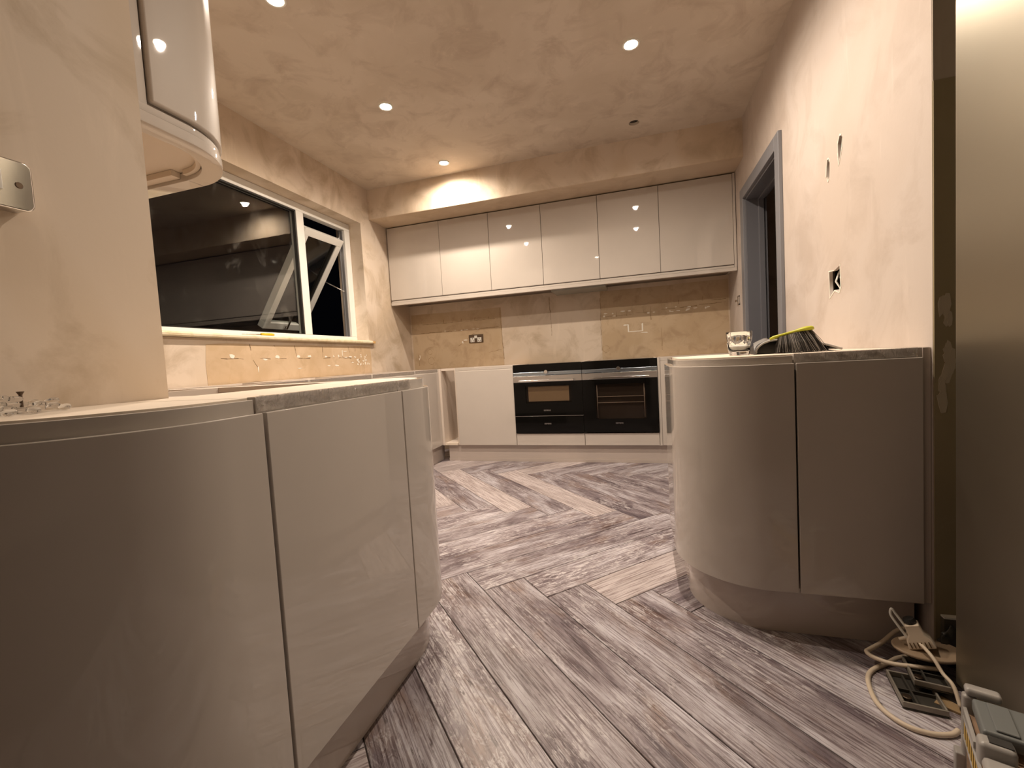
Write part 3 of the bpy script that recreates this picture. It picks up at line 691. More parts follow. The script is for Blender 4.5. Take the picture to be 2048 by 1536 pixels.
tag(obox('plinth_edge_strip', M_pli, None, -1.745, YO + .028, .0, .765, YO + .0345, .026), 'pale strip along the foot of the back plinth', 'plinth strip')

# ------------------------------------------------------------------ window run (fronts face +x)
XW = -1.79
tag(obox('plinth', M_pli, None, XW - .05, 1.5, 0, XW - .035, YO + .10, .1495), 'cashmere plinth under the window side cabinets', 'plinth')
segs = [(1.42, 2.02), (2.02, 2.62), (2.62, 3.22), (3.22, YO - .004)]
labs = ['open topped base cabinet under the window, nearest the nib wall', 'open topped base cabinet under the middle of the window', 'open topped base cabinet below the opening sash', 'corner base cabinet under the window beside the open pull-out unit']
for (a, b), lb in zip(segs, labs):
    t = thing('base_cabinet', lb, 'base cabinet', (-2.06, (a + b) / 2, .15), 0, 'base cabinets along the window wall')
    x0, x1 = XL + .004, XW - .022
    obox('carcass', M_carc, t, (x0, a + .0005, .151, x1, a + .018, ZB), (x0, b - .018, .151, x1, b - .0005, ZB), (x0, a + .018, .151, x1, b - .018, .169))
    obox('back_panel', M_carc, t, x0 + .002, a + .018, .169, x0 + .018, b - .018, ZB - .03)
    obox('top_rail', M_carc, t, x0 + .018, a + .018, ZB - .018, x0 + .08, b - .018, ZB - .001); obox('top_rail', M_carc, t, x1 - .08, a + .018, ZB - .018, x1, b - .018, ZB - .001)
    bm = bmesh.new(); vv = len(bm.verts)
    jdoor(bm, a + .002, b - .002, .1525, ZB - .028, 0, lip='top')
    # swing profile so that the front faces +x
    bmesh.ops.transform(bm, matrix=Matrix(((0, -1, 0, XW), (1, 0, 0, 0), (0, 0, 1, 0), (0, 0, 0, 1))), verts=bm.verts[:])
    done(bm, 'door', M_gl, t)
    obox('handle_rail', M_gl, t, XW - .021, a + .0005, ZB - .026, XW - .004, b - .0005, ZB, bevel=.001)
    obox('protective_film', M_film, t, XW - .0035, a + .01, ZB - .0255, XW - .0025, b - .01, ZB + .0005)
tag(obox('corner_post', M_gl, None, XW - .02, YO - .003, .1515, XW + .0005, YO + .0015, ZB, bevel=.001), 'slim cashmere corner post between window run and back run', 'corner post')

# ------------------------------------------------------------------ left peninsula
ZL, ZLD = .8665, .8395
XP = -.638
t = thing('curved_base_cabinet', 'large near curved door cabinet of the left peninsula', 'base cabinet', (-.82, .43, .15))
cn = (XP - .27, .535)
near = [(PX, cn[1] - .27)] + arc(cn[0], cn[1], .27, -90, 0, 26) + [(XP, .6020)]
bm = bmesh.new(); strip(bm, near, .0125, .1525, ZLD, 0); o = done(bm, 'curved_door', M_gl, t, bevel=.0018)
bm = bmesh.new(); strip(bm, near[:-1] + [(XP, .5965)], .016, ZLD - .02, ZL - .003, .014); done(bm, 'handle_rail', M_gl, t, bevel=.001)
bm = bmesh.new(); strip(bm, near, .05, ZLD - .006, ZLD - .0045, .02)
ins = offset(near, .034)
bm.free()
OUT = [(PX + .001, ins[0][1])] + ins[1:] + [(PX + .001, ins[-1][1])]
bm = bmesh.new(); prism(bm, OUT, .151, ZL - .018); done(bm, 'carcass', M_carcsh, t)
bm = bmesh.new(); prism(bm, OUT, ZL - .0178, ZL); done(bm, 'top_board', M_board, t)
t2 = thing('peninsula_end_cabinet', 'flat fronted cabinet in the middle of the left peninsula end', 'base cabinet', (-.8, .83, .15))
YA, YBp = .6065, 1.0645
obox('flat_door', M_gl, t2, XP - .0108, YA + .0025, .1525, XP, YBp, ZLD, bevel=.0018)
obox('carcass', M_carcsh, t2, (-.998, YA, .151, XP - .034, YBp + .001, ZL - .018))
obox('top_board', M_board, t2, (-.998, YA, ZL - .0178, XP - .034, YBp + .001, ZL))
obox('handle_rail', M_gl, t2, XP - .032, YA - .006, ZLD - .02, XP - .014, YBp + .001, ZL + .0015, bevel=.001)
bm = bmesh.new()
n = 60; H = []
for i in range(n + 1):
    y = YA - .006 + (YBp - YA + .075) * i / n; row = []
    for j in range(6):
        z = ZLD + .0022 + (ZL + .0025 - ZLD - .0022) * j / 5
        w = .0018 * sin(i * 1.7 + j * 2.1) * (1 if 0 < j < 5 else .3) + .0012 * sin(i * .63 + j * 1.1)
        row.append(bm.verts.new((XP - .0112 + w, y, z)))
    H.append(row)
for i in range(n):
    for j in range(5): bm.faces.new((H[i][j], H[i + 1][j], H[i + 1][j + 1], H[i][j + 1]))
done(bm, 'protective_film', M_film, t2, smooth=True)
t3 = thing('curved_base_cabinet', 'small far curved cabinet at the kitchen end of the left peninsula', 'base cabinet', (-.8, 1.25, .15))
rf = .24; cf = (XP - rf, 1.165)
far = [(XP, 1.0685)] + arc(cf[0], cf[1], rf, 0, 90, 22) + [(-1.0, cf[1] + rf)]
bm = bmesh.new(); strip(bm, far, .0125, .1525, ZLD, 0); done(bm, 'curved_door', M_gl, t3, bevel=.0025)
bm = bmesh.new(); strip(bm, far, .018, ZLD - .02, ZL, .014); done(bm, 'handle_rail', M_gl, t3, bevel=.001)
ins = offset(far, .034)
bm = bmesh.new(); prism(bm, ins + [(-.998, 1.0665)], .151, ZL - .018); done(bm, 'carcass', M_carcsh, t3)
bm = bmesh.new(); prism(bm, ins + [(-.998, 1.0665)], ZL - .0178, ZL); done(bm, 'top_board', M_board, t3)
# screws and dents on the boards
for y, tt in ((.66, t2), (.95, t2), (1.2, t3)):
    bm = bmesh.new(); lathe(bm, [(0, ZL + .0003), (.004, ZL + .0003), (.004, ZL), (0, ZL)], 10, Matrix.Translation((-.70, y, 0))); done(bm, 'screw_head', M_bronze, tt)
# plinth
pl = [(PX - .0, .27 + .055)] + arc(cn[0], cn[1], .218, -90, 0, 20) + arc(-.895, 1.165, .205, 0, 90, 18) + [(-1.0, 1.37)]
bm = bmesh.new(); strip(bm, pl, .015, 0, .1495); tag(done(bm, 'plinth', M_pli, None, bevel=.001), 'curved cashmere plinth wrapping the left peninsula', 'plinth')
# open-topped units running left behind the nib wall
for (a, b), lb in zip(((-1.60, -1.001), (XL + .006, -1.602)), ('open topped base cabinet behind the nib wall, beside the left peninsula end', 'open topped corner base cabinet behind the nib wall')):
    t = thing('base_cabinet', lb, 'base cabinet', ((a + b) / 2, 1.05, .15))
    open_top(t, a, PY + .004, b, 1.385, .151, ZL - .002, front='y1')
    obox('door', M_gl, t, a + .002, 1.387, .1525, b - .002, 1.406, ZLD, bevel=.002)
    obox('handle_rail', M_gl, t, a, 1.3865, ZLD + .001, b, 1.402, ZL)

# ------------------------------------------------------------------ right peninsula
ZRt, ZRD = .8765, .8505
YP = 1.4565; XG = .4375
t = thing('peninsula_cabinet', 'flat door cabinet of the right peninsula against the wall end', 'base cabinet', (.6, 1.8, .15))
obox('flat_door', M_gl, t, XG + .002, YP, .1525, .7435, YP + .0105, ZRD, bevel=.002)
obox('carcass', M_carcsh, t, XG, YP + .034, .151, .7645, 2.30, ZRt - .018)
obox('top_board', M_board, t, XG, YP + .034, ZRt - .0178, .7645, 2.30, ZRt)
obox('handle_rail', M_gl, t, XG + .0, YP + .014, ZRD - .02, .7645, YP + .032, ZRt + .001, bevel=.001)
obox('side_filler', M_pli, t, .747, YP + .010, .1515, .765, YP + .0135, ZRt, bevel=.0005)
bm = bmesh.new(); H = []
for i in range(51):
    x = XG - .002 + (.300) * i / 50; row = []
    for j in range(6):
        z = ZRD + .0022 + (ZRt + .0025 - ZRD - .0022) * j / 5
        w = .0018 * sin(i * 1.3 + j * 1.8) * (1 if 0 < j < 5 else .3) + .001 * sin(i * .5 + j)
        row.append(bm.verts.new((x, YP + .0105 + w, z)))
    H.append(row)
for i in range(50):
    for j in range(5): bm.faces.new((H[i][j], H[i + 1][j], H[i + 1][j + 1], H[i][j + 1]))
done(bm, 'protective_film', M_film, t, smooth=True)
t = thing('curved_base_cabinet', 'curved door cabinet at the open end of the right peninsula', 'base cabinet', (.3, 1.8, .15))
rr = .27; XQ = .103; c1 = (XQ + rr, YP + rr); c2 = (XQ + .12, 2.14)
curve = [(XG - .003, YP)] + arc(c1[0], c1[1], rr, 270, 180, 26) + [(XQ, 2.02)]
pathR = curve
bm = bmesh.new(); strip(bm, pathR, -.0125, .1525, ZRD, 0); done(bm, 'curved_door', M_gl, t, bevel=.0018)
bm = bmesh.new(); strip(bm, pathR, -.016, ZRD - .02, ZRt - .004, -.014); done(bm, 'handle_rail', M_gl, t, bevel=.001)
ins = offset(pathR, -.034)
OUT = [(XG - .001, YP + .034)] + ins[1:] + [(XG - .001, ins[-1][1])]
bm = bmesh.new(); prism(bm, OUT, .151, ZRt - .018); done(bm, 'carcass', M_carcsh, t)
bm = bmesh.new(); prism(bm, OUT, ZRt - .0178, ZRt); done(bm, 'top_board', M_board, t)
t = thing('curved_base_cabinet', 'far rounded end cabinet of the right peninsula facing the ovens', 'base cabinet', (.3, 2.2, .15))
pathF = [(XQ, 2.023)] + arc(XQ + .26, 2.04, .26, 180, 90, 16) + [(XG - .002, 2.30)]
bm = bmesh.new(); strip(bm, pathF, -.0125, .1525, ZRD, 0); done(bm, 'curved_door', M_gl, t, bevel=.002)
bm = bmesh.new(); strip(bm, pathF, -.016, ZRD - .02, ZRt, -.014); done(bm, 'handle_rail', M_gl, t)
ins = offset(pathF, -.034)
bm = bmesh.new(); prism(bm, ins + [(XG - .002, 2.022)], .151, ZRt - .018); done(bm, 'carcass', M_carcsh, t)
bm = bmesh.new(); prism(bm, ins + [(XG - .002, 2.022)], ZRt - .0178, ZRt); done(bm, 'top_board', M_board, t)
pr = [(.742, YP + .045)] + arc(XQ + rr, YP + rr, rr - .045, 270, 180, 22) + arc(XQ + .26, 2.04, .215, 180, 90, 14) + [(.765, 2.255)]
bm = bmesh.new(); strip(bm, pr, -.015, 0, .1495); tag(done(bm, 'plinth', M_pli, None, bevel=.001), 'curved cashmere plinth under the right peninsula', 'plinth')

# ------------------------------------------------------------------ near wall cabinet top left
t = thing('curved_wall_cabinet', 'curved gloss wall cabinet with pelmet, hanging behind the nib wall', 'wall cabinet', (-1.4, .9, 1.51))
XC = -1.08; rc = .215; cc = (XC - rc, .865)
pc = [(XC, .786)] + arc(cc[0], cc[1], rc, 0, 90, 24) + [(-1.62, cc[1] + rc)]
bm = bmesh.new()
# door with a rounded lower lip: three stacked slabs
strip(bm, pc, .02, 1.566, 2.27, 0); done(bm, 'curved_door', M_gl, t, bevel=.006, seg=3)
full = [(XC, PY + .004)] + pc[0:]
bm = bmesh.new(); strip(bm, full, .016, 1.5365, 1.556, .006); done(bm, 'handle_rail', M_gl, t, bevel=.002)
bm = bmesh.new(); strip(bm, full, .012, 1.553, 2.262, .0195); done(bm, 'inner_groove', M_gl, t)
obox('side_filler', M_gl, t, (XC - .02, PY + .004, 1.5365, XC - .002, .742, 2.27), (XC - .03, .744, 1.5365, XC - .010, .782, 2.27), bevel=.002)
ins = offset(full, .033)
bm = bmesh.new(); prism(bm, ins + [(-1.62, PY + .004)], 1.5365, 2.262); done(bm, 'carcass', M_board, t)
obox('carcass_run', M_board, t, XL + .004, PY + .004, 1.5365, -1.6205, 1.06, 2.262)
obox('straight_door', M_gl, t, XL + .35, 1.0605, 1.566, -1.622, 1.08, 2.262, bevel=.002)
pel = [(XC, PY + .004)] + arc(cc[0], cc[1], rc, 0, 90, 24)
bm = bmesh.new(); strip(bm, pel, .052, 1.509, 1.5355, .002); o = done(bm, 'curved_pelmet', M_gl, t, bevel=.0015)
obox('straight_pelmet', M_gl, t, XL + .004, 1.028, 1.509, cc[0] - .0015, 1.078, 1.5355, bevel=.0015)
bm = bmesh.new(); strip(bm, pel, .012, 1.521, 1.5355, .055); done(bm, 'pelmet_step', M_board, t)
obox('pelmet_step', M_board, t, XL + .004, 1.0, 1.519, cc[0] - .03, 1.027, 1.5355)

# ------------------------------------------------------------------ door frame
dr = thing('door_1', None, None); dr['kind'] = 'structure'
ao = .02
obox('architrave', M_grey2, dr, (XR - ao, 2.685, 0, XR, 2.757, 2.04), bevel=.003)
obox('architrave', M_grey2, dr, (XR - ao, 3.518, 0, XR, 3.60, 2.04), bevel=.003)
obox('architrave', M_grey2, dr, (XR - ao, 2.757, 1.963, XR, 3.518, 2.04), bevel=.003)
obox('jamb_lining', M_grey, dr, (XR - .002, DY0 - .002, 0, XR + .13, DY0 + .016, DZ), bevel=.001)
obox('jamb_lining', M_grey, dr, (XR - .002, DY1 - .018, 0, XR + .13, DY1 + .002, DZ), bevel=.001)
obox('head_lining', M_grey, dr, (XR - .002, DY0 + .016, DZ - .018, XR + .13, DY1 - .018, DZ), bevel=.001)
obox('door_stop', M_grey, dr, (XR + .075, DY1 - .032, 0, XR + .11, DY1 - .018, DZ - .018), (XR + .075, DY0 + .016, 0, XR + .11, DY0 + .03, DZ - .018), (XR + .075, DY0 + .03, DZ - .032, XR + .11, DY1 - .032, DZ - .018), bevel=.002)

# ------------------------------------------------------------------ sockets
t = thing('double_socket', 'dark metal double socket with white inserts on the back wall', 'socket', (-1.60, YB, 1.14))
obox('face_plate', M_bronze, t, -1.675, YB - .012, 1.105, -1.520, YB - .0016, 1.188, bevel=.003)
for cx in (-1.636, -1.560):
    g_ = obox('socket_insert', M_white, t, (cx - .022, YB - .0145, 1.112, cx + .022, YB - .012, 1.158), bevel=.001)
    obox('pin_slot', M_rub, g_, (cx - .003, YB - .0152, 1.142, cx + .003, YB - .0144, 1.154), (cx - .016, YB - .0152, 1.122, cx - .007, YB - .0144, 1.128), (cx + .007, YB - .0152, 1.122, cx + .016, YB - .0144, 1.128))
obox('rocker_switch', M_white, t, (-1.613, YB - .018, 1.150, -1.583, YB - .012, 1.178), bevel=.002)
# empty back box
t = thing('back_box', 'empty galvanised back box sunk in the back wall', 'back box', (-.028, YB + .03, 1.14))
obox('box', mat('galvanised_green_grey', (.20, .23, .17), .4, .5), t, (-.084, YB + .048, 1.111, .027, YB + .0525, 1.171), (-.0845, YB + .003, 1.1105, -.083, YB + .052, 1.1715), (.0255, YB + .003, 1.1105, .0275, YB + .052, 1.1715), (-.0845, YB + .003, 1.170, .0275, YB + .052, 1.1715), (-.0845, YB + .003, 1.1105, .0275, YB + .052, 1.112))
otube('wire', M_white, t, catmull([(-.06, YB + .046, 1.13), (-.04, YB + .02, 1.15), (-.02, YB + .03, 1.125), (.0, YB + .02, 1.15), (.015, YB + .045, 1.14)]), .003)
rim('torn_plaster_rim', rect(-.085, 1.11, .028, 1.172), M_front(YB - .0016), wb, .010, 5)
# light switch / socket on the nib wall
t = thing('metal_clad_socket', 'rounded chrome metal socket on the nib wall at the left edge', 'socket', (PX, .42, 1.24))
c_ = (PX, .420, 1.243)
def rrect(cx, cy, hx, hy, r, n=5):
    out = []
    for (sx, sy, a0) in ((1, 1, 0), (-1, 1, 90), (-1, -1, 180), (1, -1, 270)):
        for i in range(n + 1):
            a = R(a0 + 90 * i / n); out.append((cx + sx * (hx - r) + r * cos(a), cy + sy * (hy - r) + r * sin(a)))
    return out
bm = bmesh.new(); vs = prism(bm, rrect(.420, 1.240, .073, .0385, .012), 0, .024); bmesh.ops.transform(bm, matrix=M_left(PX), verts=vs); done(bm, 'back_box', M_steel, t, bevel=.003)
bm = bmesh.new(); vs = prism(bm, rrect(.420, 1.240, .075, .0405, .013), .0245, .033); bmesh.ops.transform(bm, matrix=M_left(PX), verts=vs); done(bm, 'face_plate', M_chr, t, bevel=.003, seg=3)
obox('rocker_switch', M_white, t, PX + .033, .395, 1.225, PX + .038, .455, 1.258, bevel=.002)
bm = bmesh.new(); lathe(bm, [(0, .0345), (.0045, .0345), (.0055, .033), (0, .033)], 14, Matrix.Translation((PX, .476, 1.240)) @ Matrix.Rotation(R(90), 4, 'Y')); done(bm, 'screw_head', M_bronze, t)

# ------------------------------------------------------------------ fridge
t = thing('fridge', 'tall brushed steel fridge at the right edge of the picture', 'fridge', (1.0, .95, 0))
M_fr = mat('satin_steel_panel', (.34, .31, .25), .36, 1.0); k = N(M_fr); p = k.geo()
h = k.noise(k.mapping(p, (2, 2, 160)), 1.0, 3, .6); k.bump(h, .05, .001)
obox('cabinet', M_fr, t, .728, .50, .04, 1.40, 1.292, 2.15, bevel=.004)
obox('door_panel', M_fr, t, .720, .502, .045, .7275, 1.290, 2.145, bevel=.003)
obox('foot_rail', M_rub, t, .745, .52, .0, 1.38, 1.27, .0395)

# ------------------------------------------------------------------ things on the right peninsula
def tumbler(x, y, z):
    t = thing('glass_tumbler', 'moulded clear glass tumbler standing on the right peninsula', 'glass', (x, y, z))
    bm = bmesh.new(); n = 40
    outer = [(.0, 0), (.030, 0), (.033, .003), (.036, .016), (.0385, .026), (.0385, .034), (.0405, .044), (.0405, .053), (.0418, .062), (.0425, .084), (.0418, .0855)]
    inner = [(.0405, .084), (.0395, .060), (.036, .034), (.031, .020), (.024, .016), (0, .0155)]
    rings = []
    for idx, (r, z0) in enumerate(outer + inner):
        ring = []
        for i in range(n):
            a = 2 * pi * i / n; rr = r
            if idx < len(outer) and .008 < z0 < .064: rr = r - .0030 * (.5 + .5 * cos(8 * a + (pi if .024 < z0 < .05 else 0)))
            ring.append(bm.verts.new((x + rr * cos(a), y + rr * sin(a), z + z0)))
        rings.append(ring)
    for a, b in zip(rings[:-1], rings[1:]):
        for i in range(n): bm.faces.new((a[i], a[(i + 1) % n], b[(i + 1) % n], b[i]))
    bmesh.ops.remove_doubles(bm, verts=bm.verts[:], dist=1e-6)
    done(bm, 'tumbler_body', M_tumb, t, smooth=True)
    bm = bmesh.new(); lathe(bm, [(0, .0165), (.0235, .0168), (.0295, .0205), (.0335, .030), (.0345, .0335), (0, .0340)], 24, Matrix.Translation((x, y, z))); done(bm, 'white_residue', M_white, t, smooth=True)
tumbler(.345, 1.735, ZRt)
# dustpan
t = thing('dustpan', 'grey plastic dustpan lying behind the brush on the right peninsula', 'dustpan', (.51, 1.80, ZRt))
bm = bmesh.new()
Z0 = ZRt + .0005; n = 22
# curved hood at the left rear, flat lip to the right
prof = []
rowsI, rowsO = [], []
for i in range(n + 1):
    u = i / n; x = .395 + .255 * u
    hgt = .062 * (1 - u) ** .8 * (.55 + .45 * min(1, u * 6)) + .004
    yb = 1.90 - .02 * u; yf = 1.745
    ro, ri = [], []
    for j in range(9):
        v = j / 8; y = yf + (yb - yf) * v
        zz = hgt * (sin(min(1, v * 1.6) * pi / 2) ** .6 if u < .45 else (.15 + .85 * v ** 1.2))
        ro.append(bm.verts.new((x + (.03 * v if u < .2 else .0), y, Z0 + zz + .002))); ri.append(bm.verts.new((x + .002 + (.03 * v if u < .2 else .0), y + .002, Z0 + max(.0005, zz - .001))))
    rowsO.append(ro); rowsI.append(ri)
for i in range(n):
    for j in range(8):
        bm.faces.new((rowsO[i][j], rowsO[i + 1][j], rowsO[i + 1][j + 1], rowsO[i][j + 1])); bm.faces.new((rowsI[i][j + 1], rowsI[i + 1][j + 1], rowsI[i + 1][j], rowsI[i][j]))
done(bm, 'pan', M_pan, t, smooth=True)
# front lip: dark hollow mouth with light rounded edge
bm = bmesh.new()
arcp = [(.398, 1.735, Z0 + .001), (.400, 1.733, Z0 + .016), (.410, 1.731, Z0 + .030), (.428, 1.73, Z0 + .041), (.455, 1.73, Z0 + .047), (.50, 1.73, Z0 + .045), (.565, 1.733, Z0 + .037), (.615, 1.736, Z0 + .022), (.662, 1.74, Z0 + .0045)]
pts = catmull(arcp, 6); tube(bm, pts, .0035, 8); done(bm, 'rim', mat('pale_grey_plastic', (.42, .40, .38), .4), t, smooth=True)
bm = bmesh.new(); a = [bm.verts.new(p) for p in pts]; b = [bm.verts.new((p.x, p.y + .11, p.z)) for p in pts]
c = [bm.verts.new((p.x, p.y + .11, Z0 + .0005)) for p in pts]
for i in range(len(pts) - 1):
    bm.faces.new((a[i], a[i + 1], b[i + 1], b[i])); bm.faces.new((b[i], b[i + 1], c[i + 1], c[i]))
done(bm, 'hood', M_pand, t)
# brush
t = thing('hand_brush', 'hand brush with lime yellow handle and dark bristles resting on the dustpan', 'brush', (.51, 1.70, ZRt))
bm = bmesh.new()
ctr = [((.438, 1.712, Z0 + .051), .004, .0045), ((.450, 1.712, Z0 + .056), .006, .006), ((.480, 1.71, Z0 + .0645), .006, .0045), ((.515, 1.708, Z0 + .0735), .0065, .0045), ((.530, 1.707, Z0 + .077), .013, .0065), ((.548, 1.705, Z0 + .080), .016, .008), ((.562, 1.704, Z0 + .081), .015, .0075), ((.566, 1.704, Z0 + .081), .010, .006)]
rings = []
for (p, wy, hz) in ctr: rings.append([bm.verts.new((p[0] - .25 * hz * sin(2 * pi * k / 10), p[1] + wy * cos(2 * pi * k / 10), p[2] + hz * sin(2 * pi * k / 10))) for k in range(10)])
for a, b in zip(rings[:-1], rings[1:]):
    for i in range(10): bm.faces.new((a[i], a[(i + 1) % 10], b[(i + 1) % 10], b[i]))
bm.faces.new(rings[0][::-1]); bm.faces.new(rings[-1]); done(bm, 'handle', M_yel, t, smooth=True)
rn = random.Random(12)
cols = [mat('bristle_dark', (.05, .042, .036), .6), mat('bristle_grey', (.30, .27, .24), .6)]
for ci, cnt in ((0, 420), (1, 190)):
    bm = bmesh.new()
    for i in range(cnt):
        u = rn.random(); v = rn.uniform(-1, 1)
        top = Vector((.463 + .096 * u, 1.708 + .009 * v, Z0 + .056 + .0225 * u))
        bot = Vector((.448 + .148 * u + rn.uniform(-.006, .006), 1.695 + .030 * v, Z0 + .0015 + rn.uniform(0, .004)))
        mid = (top + bot) / 2 + Vector((rn.uniform(-.002, .002), .004 * v, 0)); d = Vector((.0007, 0, .0001)); e = Vector((0, .0007, 0))
        for w in (d, e):
            A = [bm.verts.new(q) for q in (top - w, top + w, mid + w, bot + w * .8, bot - w * .8, mid - w)]
            bm.faces.new((A[0], A[1], A[2], A[5])); bm.faces.new((A[5], A[2], A[3], A[4]))
    tag(done(bm, 'bristles', cols[ci], t), kind='stuff')

# ------------------------------------------------------------------ clear nuggets + screw on the left peninsula
rn = random.Random(31); grp = 'clear plastic pieces heaped on the left peninsula'
protos = []
for s in range(5):
    bm = bmesh.new(); bmesh.ops.create_icosphere(bm, subdivisions=2, radius=.0085)
    for v in bm.verts:
        v.co += v.co.normalized() * rn.uniform(-.0006, .0006); v.co.z *= .62
        if v.co.x > .003: v.co.x *= 1.25
    me = bpy.data.meshes.new('clear_cap'); bm.to_mesh(me); bm.free(); me.materials.append(M_nug)
    for p in me.polygons: p.use_smooth = True
    protos.append(me)
pl_ = []
tries = 0
while len(pl_) < 64 and tries < 6000:
    tries += 1
    x = rn.uniform(-.985, -.885); y = rn.uniform(.26, .50)
    lim = 1 - ((x + .935) / .052) ** 2 - ((y - .375) / .125) ** 2
    if lim < 0: continue
    z = ZL + .006
    for (a, b, c) in pl_:
        d2 = (a - x) ** 2 + (b - y) ** 2
        if d2 < .0165 ** 2: z = max(z, c + (max(0, .0165 ** 2 - d2)) ** .5 * .62)
    if z > ZL + .006 + .030 * lim: continue
    pl_.append((x, y, z))
    o = bpy.data.objects.new('clear_cap', protos[rn.randint(0, 4)]); C.objects.link(o); o.location = (x, y, z); o.rotation_euler = (rn.uniform(-.2, .2), rn.uniform(-.2, .2), rn.uniform(0, 6.3))
    tag(o, 'small clear plastic piece in the heap by the nib wall', 'plastic piece', grp)
t = thing('screw', 'single screw standing upright in the heap of clear plastic pieces', 'screw', (-.955, .442, ZL))
bm = bmesh.new(); lathe(bm, [(0, 0), (.0022, .004), (.0022, .030), (.0046, .0345), (.0046, .0355), (0, .0355)], 12, Matrix.Translation((-.955, .442, ZL + .0))); done(bm, 'shank', M_bronze, t, smooth=False)

# ------------------------------------------------------------------ clutter on the floor by the fridge
cb = thing('white_cable', 'thick ivory cable looping on the floor in front of the fridge', 'cable', (.6, 1.3, 0))
otube('cable_run', M_ivory, cb, catmull([(.705, 1.41, .028), (.66, 1.41, .016), (.627, 1.394, .0065), (.576, 1.357, .006), (.549, 1.318, .006), (.533, 1.257, .006), (.533, 1.217, .006), (.546, 1.185, .006), (.566, 1.165, .006), (.590, 1.157, .006), (.617, 1.156, .006), (.645, 1.164, .006), (.662, 1.176, .008)], 8), .0058, 10)
cb = thing('white_cable', 'raised ivory cable loop passing in front of the round disc', 'cable', (.6, 1.4, 0))
otube('cable_run', M_ivory, cb, catmull([(.72, 1.472, .076), (.68, 1.466, .060), (.637, 1.440, .040), (.594, 1.413, .030), (.580, 1.398, .030), (.588, 1.377, .030), (.619, 1.357, .031), (.665, 1.345, .038), (.713, 1.342, .040)], 8), .0055, 10)
cb = thing('flat_cable', 'thin ivory lead running over the disc down to the trays', 'cable', (.7, 1.3, 0))
otube('cable_run', M_ivory, cb, catmull([(.655, 1.395, .079), (.672, 1.385, .092), (.688, 1.365, .088), (.694, 1.326, .079), (.700, 1.300, .058), (.706, 1.272, .047), (.705, 1.245, .014)], 8), .0045, 8)
# adapter
ad = thing('mains_adapter', 'white vented mains adapter standing on the round disc', 'adapter', (.70, 1.39, .07))
MA = Matrix.Translation((.699, 1.382, .0765)) @ Matrix.Rotation(R(-20), 4, 'Z') @ Matrix.Rotation(R(-22), 4, 'Y')
bm = bmesh.new(); vs = []
secs = [(.0, .030, .022), (.022, .026, .020), (.034, .017, .016), (.060, .016, .015)]
prev = None
for (z, hx, hy) in secs:
    ring = [bm.verts.new((sx * hx, sy * hy, z)) for sx, sy in ((-1, -1), (1, -1), (1, 1), (-1, 1))]
    if prev:
        for i in range(4): bm.faces.new((prev[i], prev[(i + 1) % 4], ring[(i + 1) % 4], ring[i]))
    else: bm.faces.new(ring[::-1])
    prev = ring
bm.faces.new(prev); bmesh.ops.transform(bm, matrix=MA, verts=bm.verts[:]); done(bm, 'housing', M_ivory, ad, bevel=.003)
for i in range(6): obox('vent_slot', M_crack, ad, -.0225 + i * .008, -.0228, .004, -.020 + i * .008, -.0218, .019, M=MA)
bm = bmesh.new(); lathe(bm, [(0, .060), (.0125, .060), (.014, .066), (.012, .073), (0, .073)], 16, MA); done(bm, 'neck_ring', M_rub, ad)
otube('lead', M_white, ad, catmull([MA @ Vector((-.022, -.008, .024)), MA @ Vector((-.030, -.005, .06)), MA @ Vector((-.034, 0, .085)), MA @ Vector((-.026, .0, .100)), MA @ Vector((-.022, .0, .085)), MA @ Vector((-.014, -.004, .05))], 8), .0032, 8)
# disc
dc = thing('round_disc_base', 'round tan plastic disc lying on dark trays beside the fridge', 'plastic base', (.71, 1.37, .05))
bm = bmesh.new(); MD = Matrix.Translation((.712, 1.384, .0)) @ Matrix.Scale(.68, 4, (0, 1, 0))
lathe(bm, [(0, .068), (.035, .068), (.045, .0665), (.066, .067), (.0755, .069), (.078, .0655), (.076, .061), (0, .061)], 40, MD); done(bm, 'disc', mat('tan_plastic', (.33, .24, .16), .4), dc, smooth=False, bevel=.001)
bm = bmesh.new(); lathe(bm, [(0, .0606), (.060, .0606), (.052, .047), (0, .047)], 32, MD); done(bm, 'underside', M_rub, dc)
# trays
M_tr = mat('dusty_black_plastic', (.045, .04, .033), .5); M_trr = mat('dusty_grey_metal', (.30, .27, .23), .45, .4)
def tray(loc, rz, sx, sy, z, label, ang=0):
    t = thing('socket_back_box_tray', label, 'tray', (loc[0], loc[1], z), rz)
    MT = Matrix.Translation((loc[0], loc[1], z)) @ Matrix.Rotation(rz, 4, 'Z') @ Matrix.Rotation(ang, 4, 'Y')
    obox('base_plate', M_tr, t, -sx, -sy, 0, sx, sy, .004, M=MT, bevel=.001)
    bm = bmesh.new(); w = .005
    for b in ((-sx, -sy, .004, sx, -sy + w, .018), (-sx, sy - w, .004, sx, sy, .018), (-sx, -sy + w, .004, -sx + w, sy - w, .018), (sx - w, -sy + w, .004, sx, sy - w, .018)): box(bm, *b, M=MT)
    done(bm, 'rim', M_trr, t, bevel=.0018)
    obox('divider', M_tr, t, (-sx * .3, -sy + w, .004, -sx * .3 + .004, sy - w, .014), (-sx + w, -.002, .004, sx - w, .002, .012), M=MT)
    for (a, b) in ((.45, .45), (-.6, -.45)):
        bm = bmesh.new(); lathe(bm, [(0, .004), (.010, .004), (.010, .012), (.007, .013), (0, .013)], 14, MT @ Matrix.Translation((sx * a, sy * b, 0))); done(bm, 'terminal_boss', M_bronze, t)
    return t
tray((.636, 1.284), R(-9), .043, .060, .0005, 'dark plastic tray lying on the floor inside the cable loop')
tray((.683, 1.330), R(-12), .038, .050, .0215, 'second dark tray stacked partly over the first, under the disc', 0)
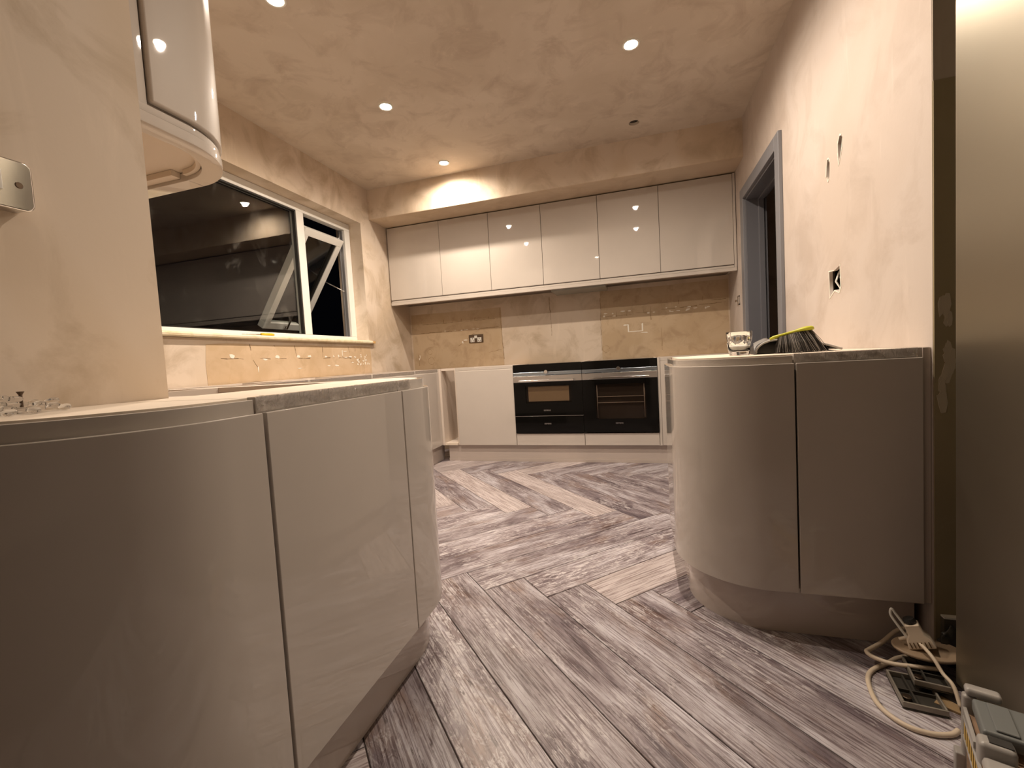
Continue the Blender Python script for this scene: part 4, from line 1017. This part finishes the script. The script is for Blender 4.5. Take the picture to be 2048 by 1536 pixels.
t = thing('cardboard_scrap', 'brown scrap lying between the trays and the fridge', 'scrap', (.693, 1.25, 0))
bm = bmesh.new(); prism(bm, [(.662, 1.262), (.700, 1.235), (.712, 1.262), (.69, 1.29)], .0006, .006); done(bm, 'sheet', mat('brown_card', (.34, .23, .12), .7), t)
# dark bag by the wall end
t = thing('black_bag', 'crumpled black bag on the floor against the wall end', 'bag', (.788, 1.4215, 0))
bm = bmesh.new(); bmesh.ops.create_icosphere(bm, subdivisions=4, radius=1)
import mathutils
for v in bm.verts:
    nz = mathutils.noise.fractal(v.co * 1.8, .7, 2.0, 4)
    v.co = Vector((v.co.x * .030, v.co.y * .010, max(-.9, v.co.z) * .056)) * (1 + .28 * nz)
    v.co += Vector((.788, 1.4215, .056)); v.co.z = max(v.co.z, .0008)
done(bm, 'sack', mat('black_polythene', (.03, .028, .022), .35), t, smooth=True)

# ------------------------------------------------------------------ toolbox bottom right
tb = thing('tool_organiser', 'clear sided tool organiser with grey lid in front of the fridge', 'toolbox', (.64, .98, 0))
ux = Vector((-.37, -.93, 0)).normalized(); vx = Vector((.93, -.37, 0)).normalized(); A0 = Vector((.600, 1.060, 0))
TM = Matrix(((vx.x, ux.x, 0, A0.x), (vx.y, ux.y, 0, A0.y), (0, 0, 1, 0), (0, 0, 0, 1)))   # local x = width, y = length towards camera
# keep clear of the fridge
M_tan = mat('amber_clear_side', (.40, .26, .17), .25, coat=.5); M_tg = mat('slate_grey_plastic', (.13, .135, .13), .4); M_tl = mat('pale_grey_plastic_trim', (.30, .28, .26), .3)
Wd, Ln = .082, .34
obox('body', M_tan, tb, .006, .006, 0.0, Wd, Ln, .150, M=TM, bevel=.004)
bm = bmesh.new(); box(bm, .000, -.002, .0, .022, .018, .186, M=TM); done(bm, 'corner_post', M_tl, tb, bevel=.006)
obox('corner_cap', M_tl, tb, .004, -.004, .1865, .055, .020, .203, M=TM, bevel=.006)
obox('lid', M_tg, tb, .012, .022, .165, Wd + .004, .115, .190, M=TM, bevel=.005)
obox('lid_ridge', M_tg, tb, .030, .030, .190, .060, .108, .194, M=TM, bevel=.002)
obox('side_rail', M_tl, tb, (.000, .020, .140, .0055, Ln, .146), (.000, .020, .100, .0055, Ln, .106), (.000, .020, .150, .006, .118, .164), M=TM, bevel=.001)
obox('clip', M_tl, tb, (.002, .118, .120, .050, .150, .188), M=TM, bevel=.008)
obox('clip_window', M_rub, tb, (.016, .124, .188, .046, .142, .1895), M=TM)
obox('second_lid', M_tl, tb, (.004, .152, .150, Wd, .30, .170), M=TM, bevel=.008)
bm = bmesh.new()
for i in range(14): box(bm, .0005, .030 + i * .018, .108, .0045, .040 + i * .018, .138, M=TM @ Matrix.Translation((0, 0, 0)))
tag(done(bm, 'yellow_bits', mat('yellow_bits', (.50, .33, .08), .5), tb), kind='stuff')
obox('dark_backing', M_rub, tb, .0046, .024, .106, .0058, Ln, .140, M=TM)
obox('foot', M_tl, tb, -.010, -.006, 0, .006, .018, .060, M=TM, bevel=.003)
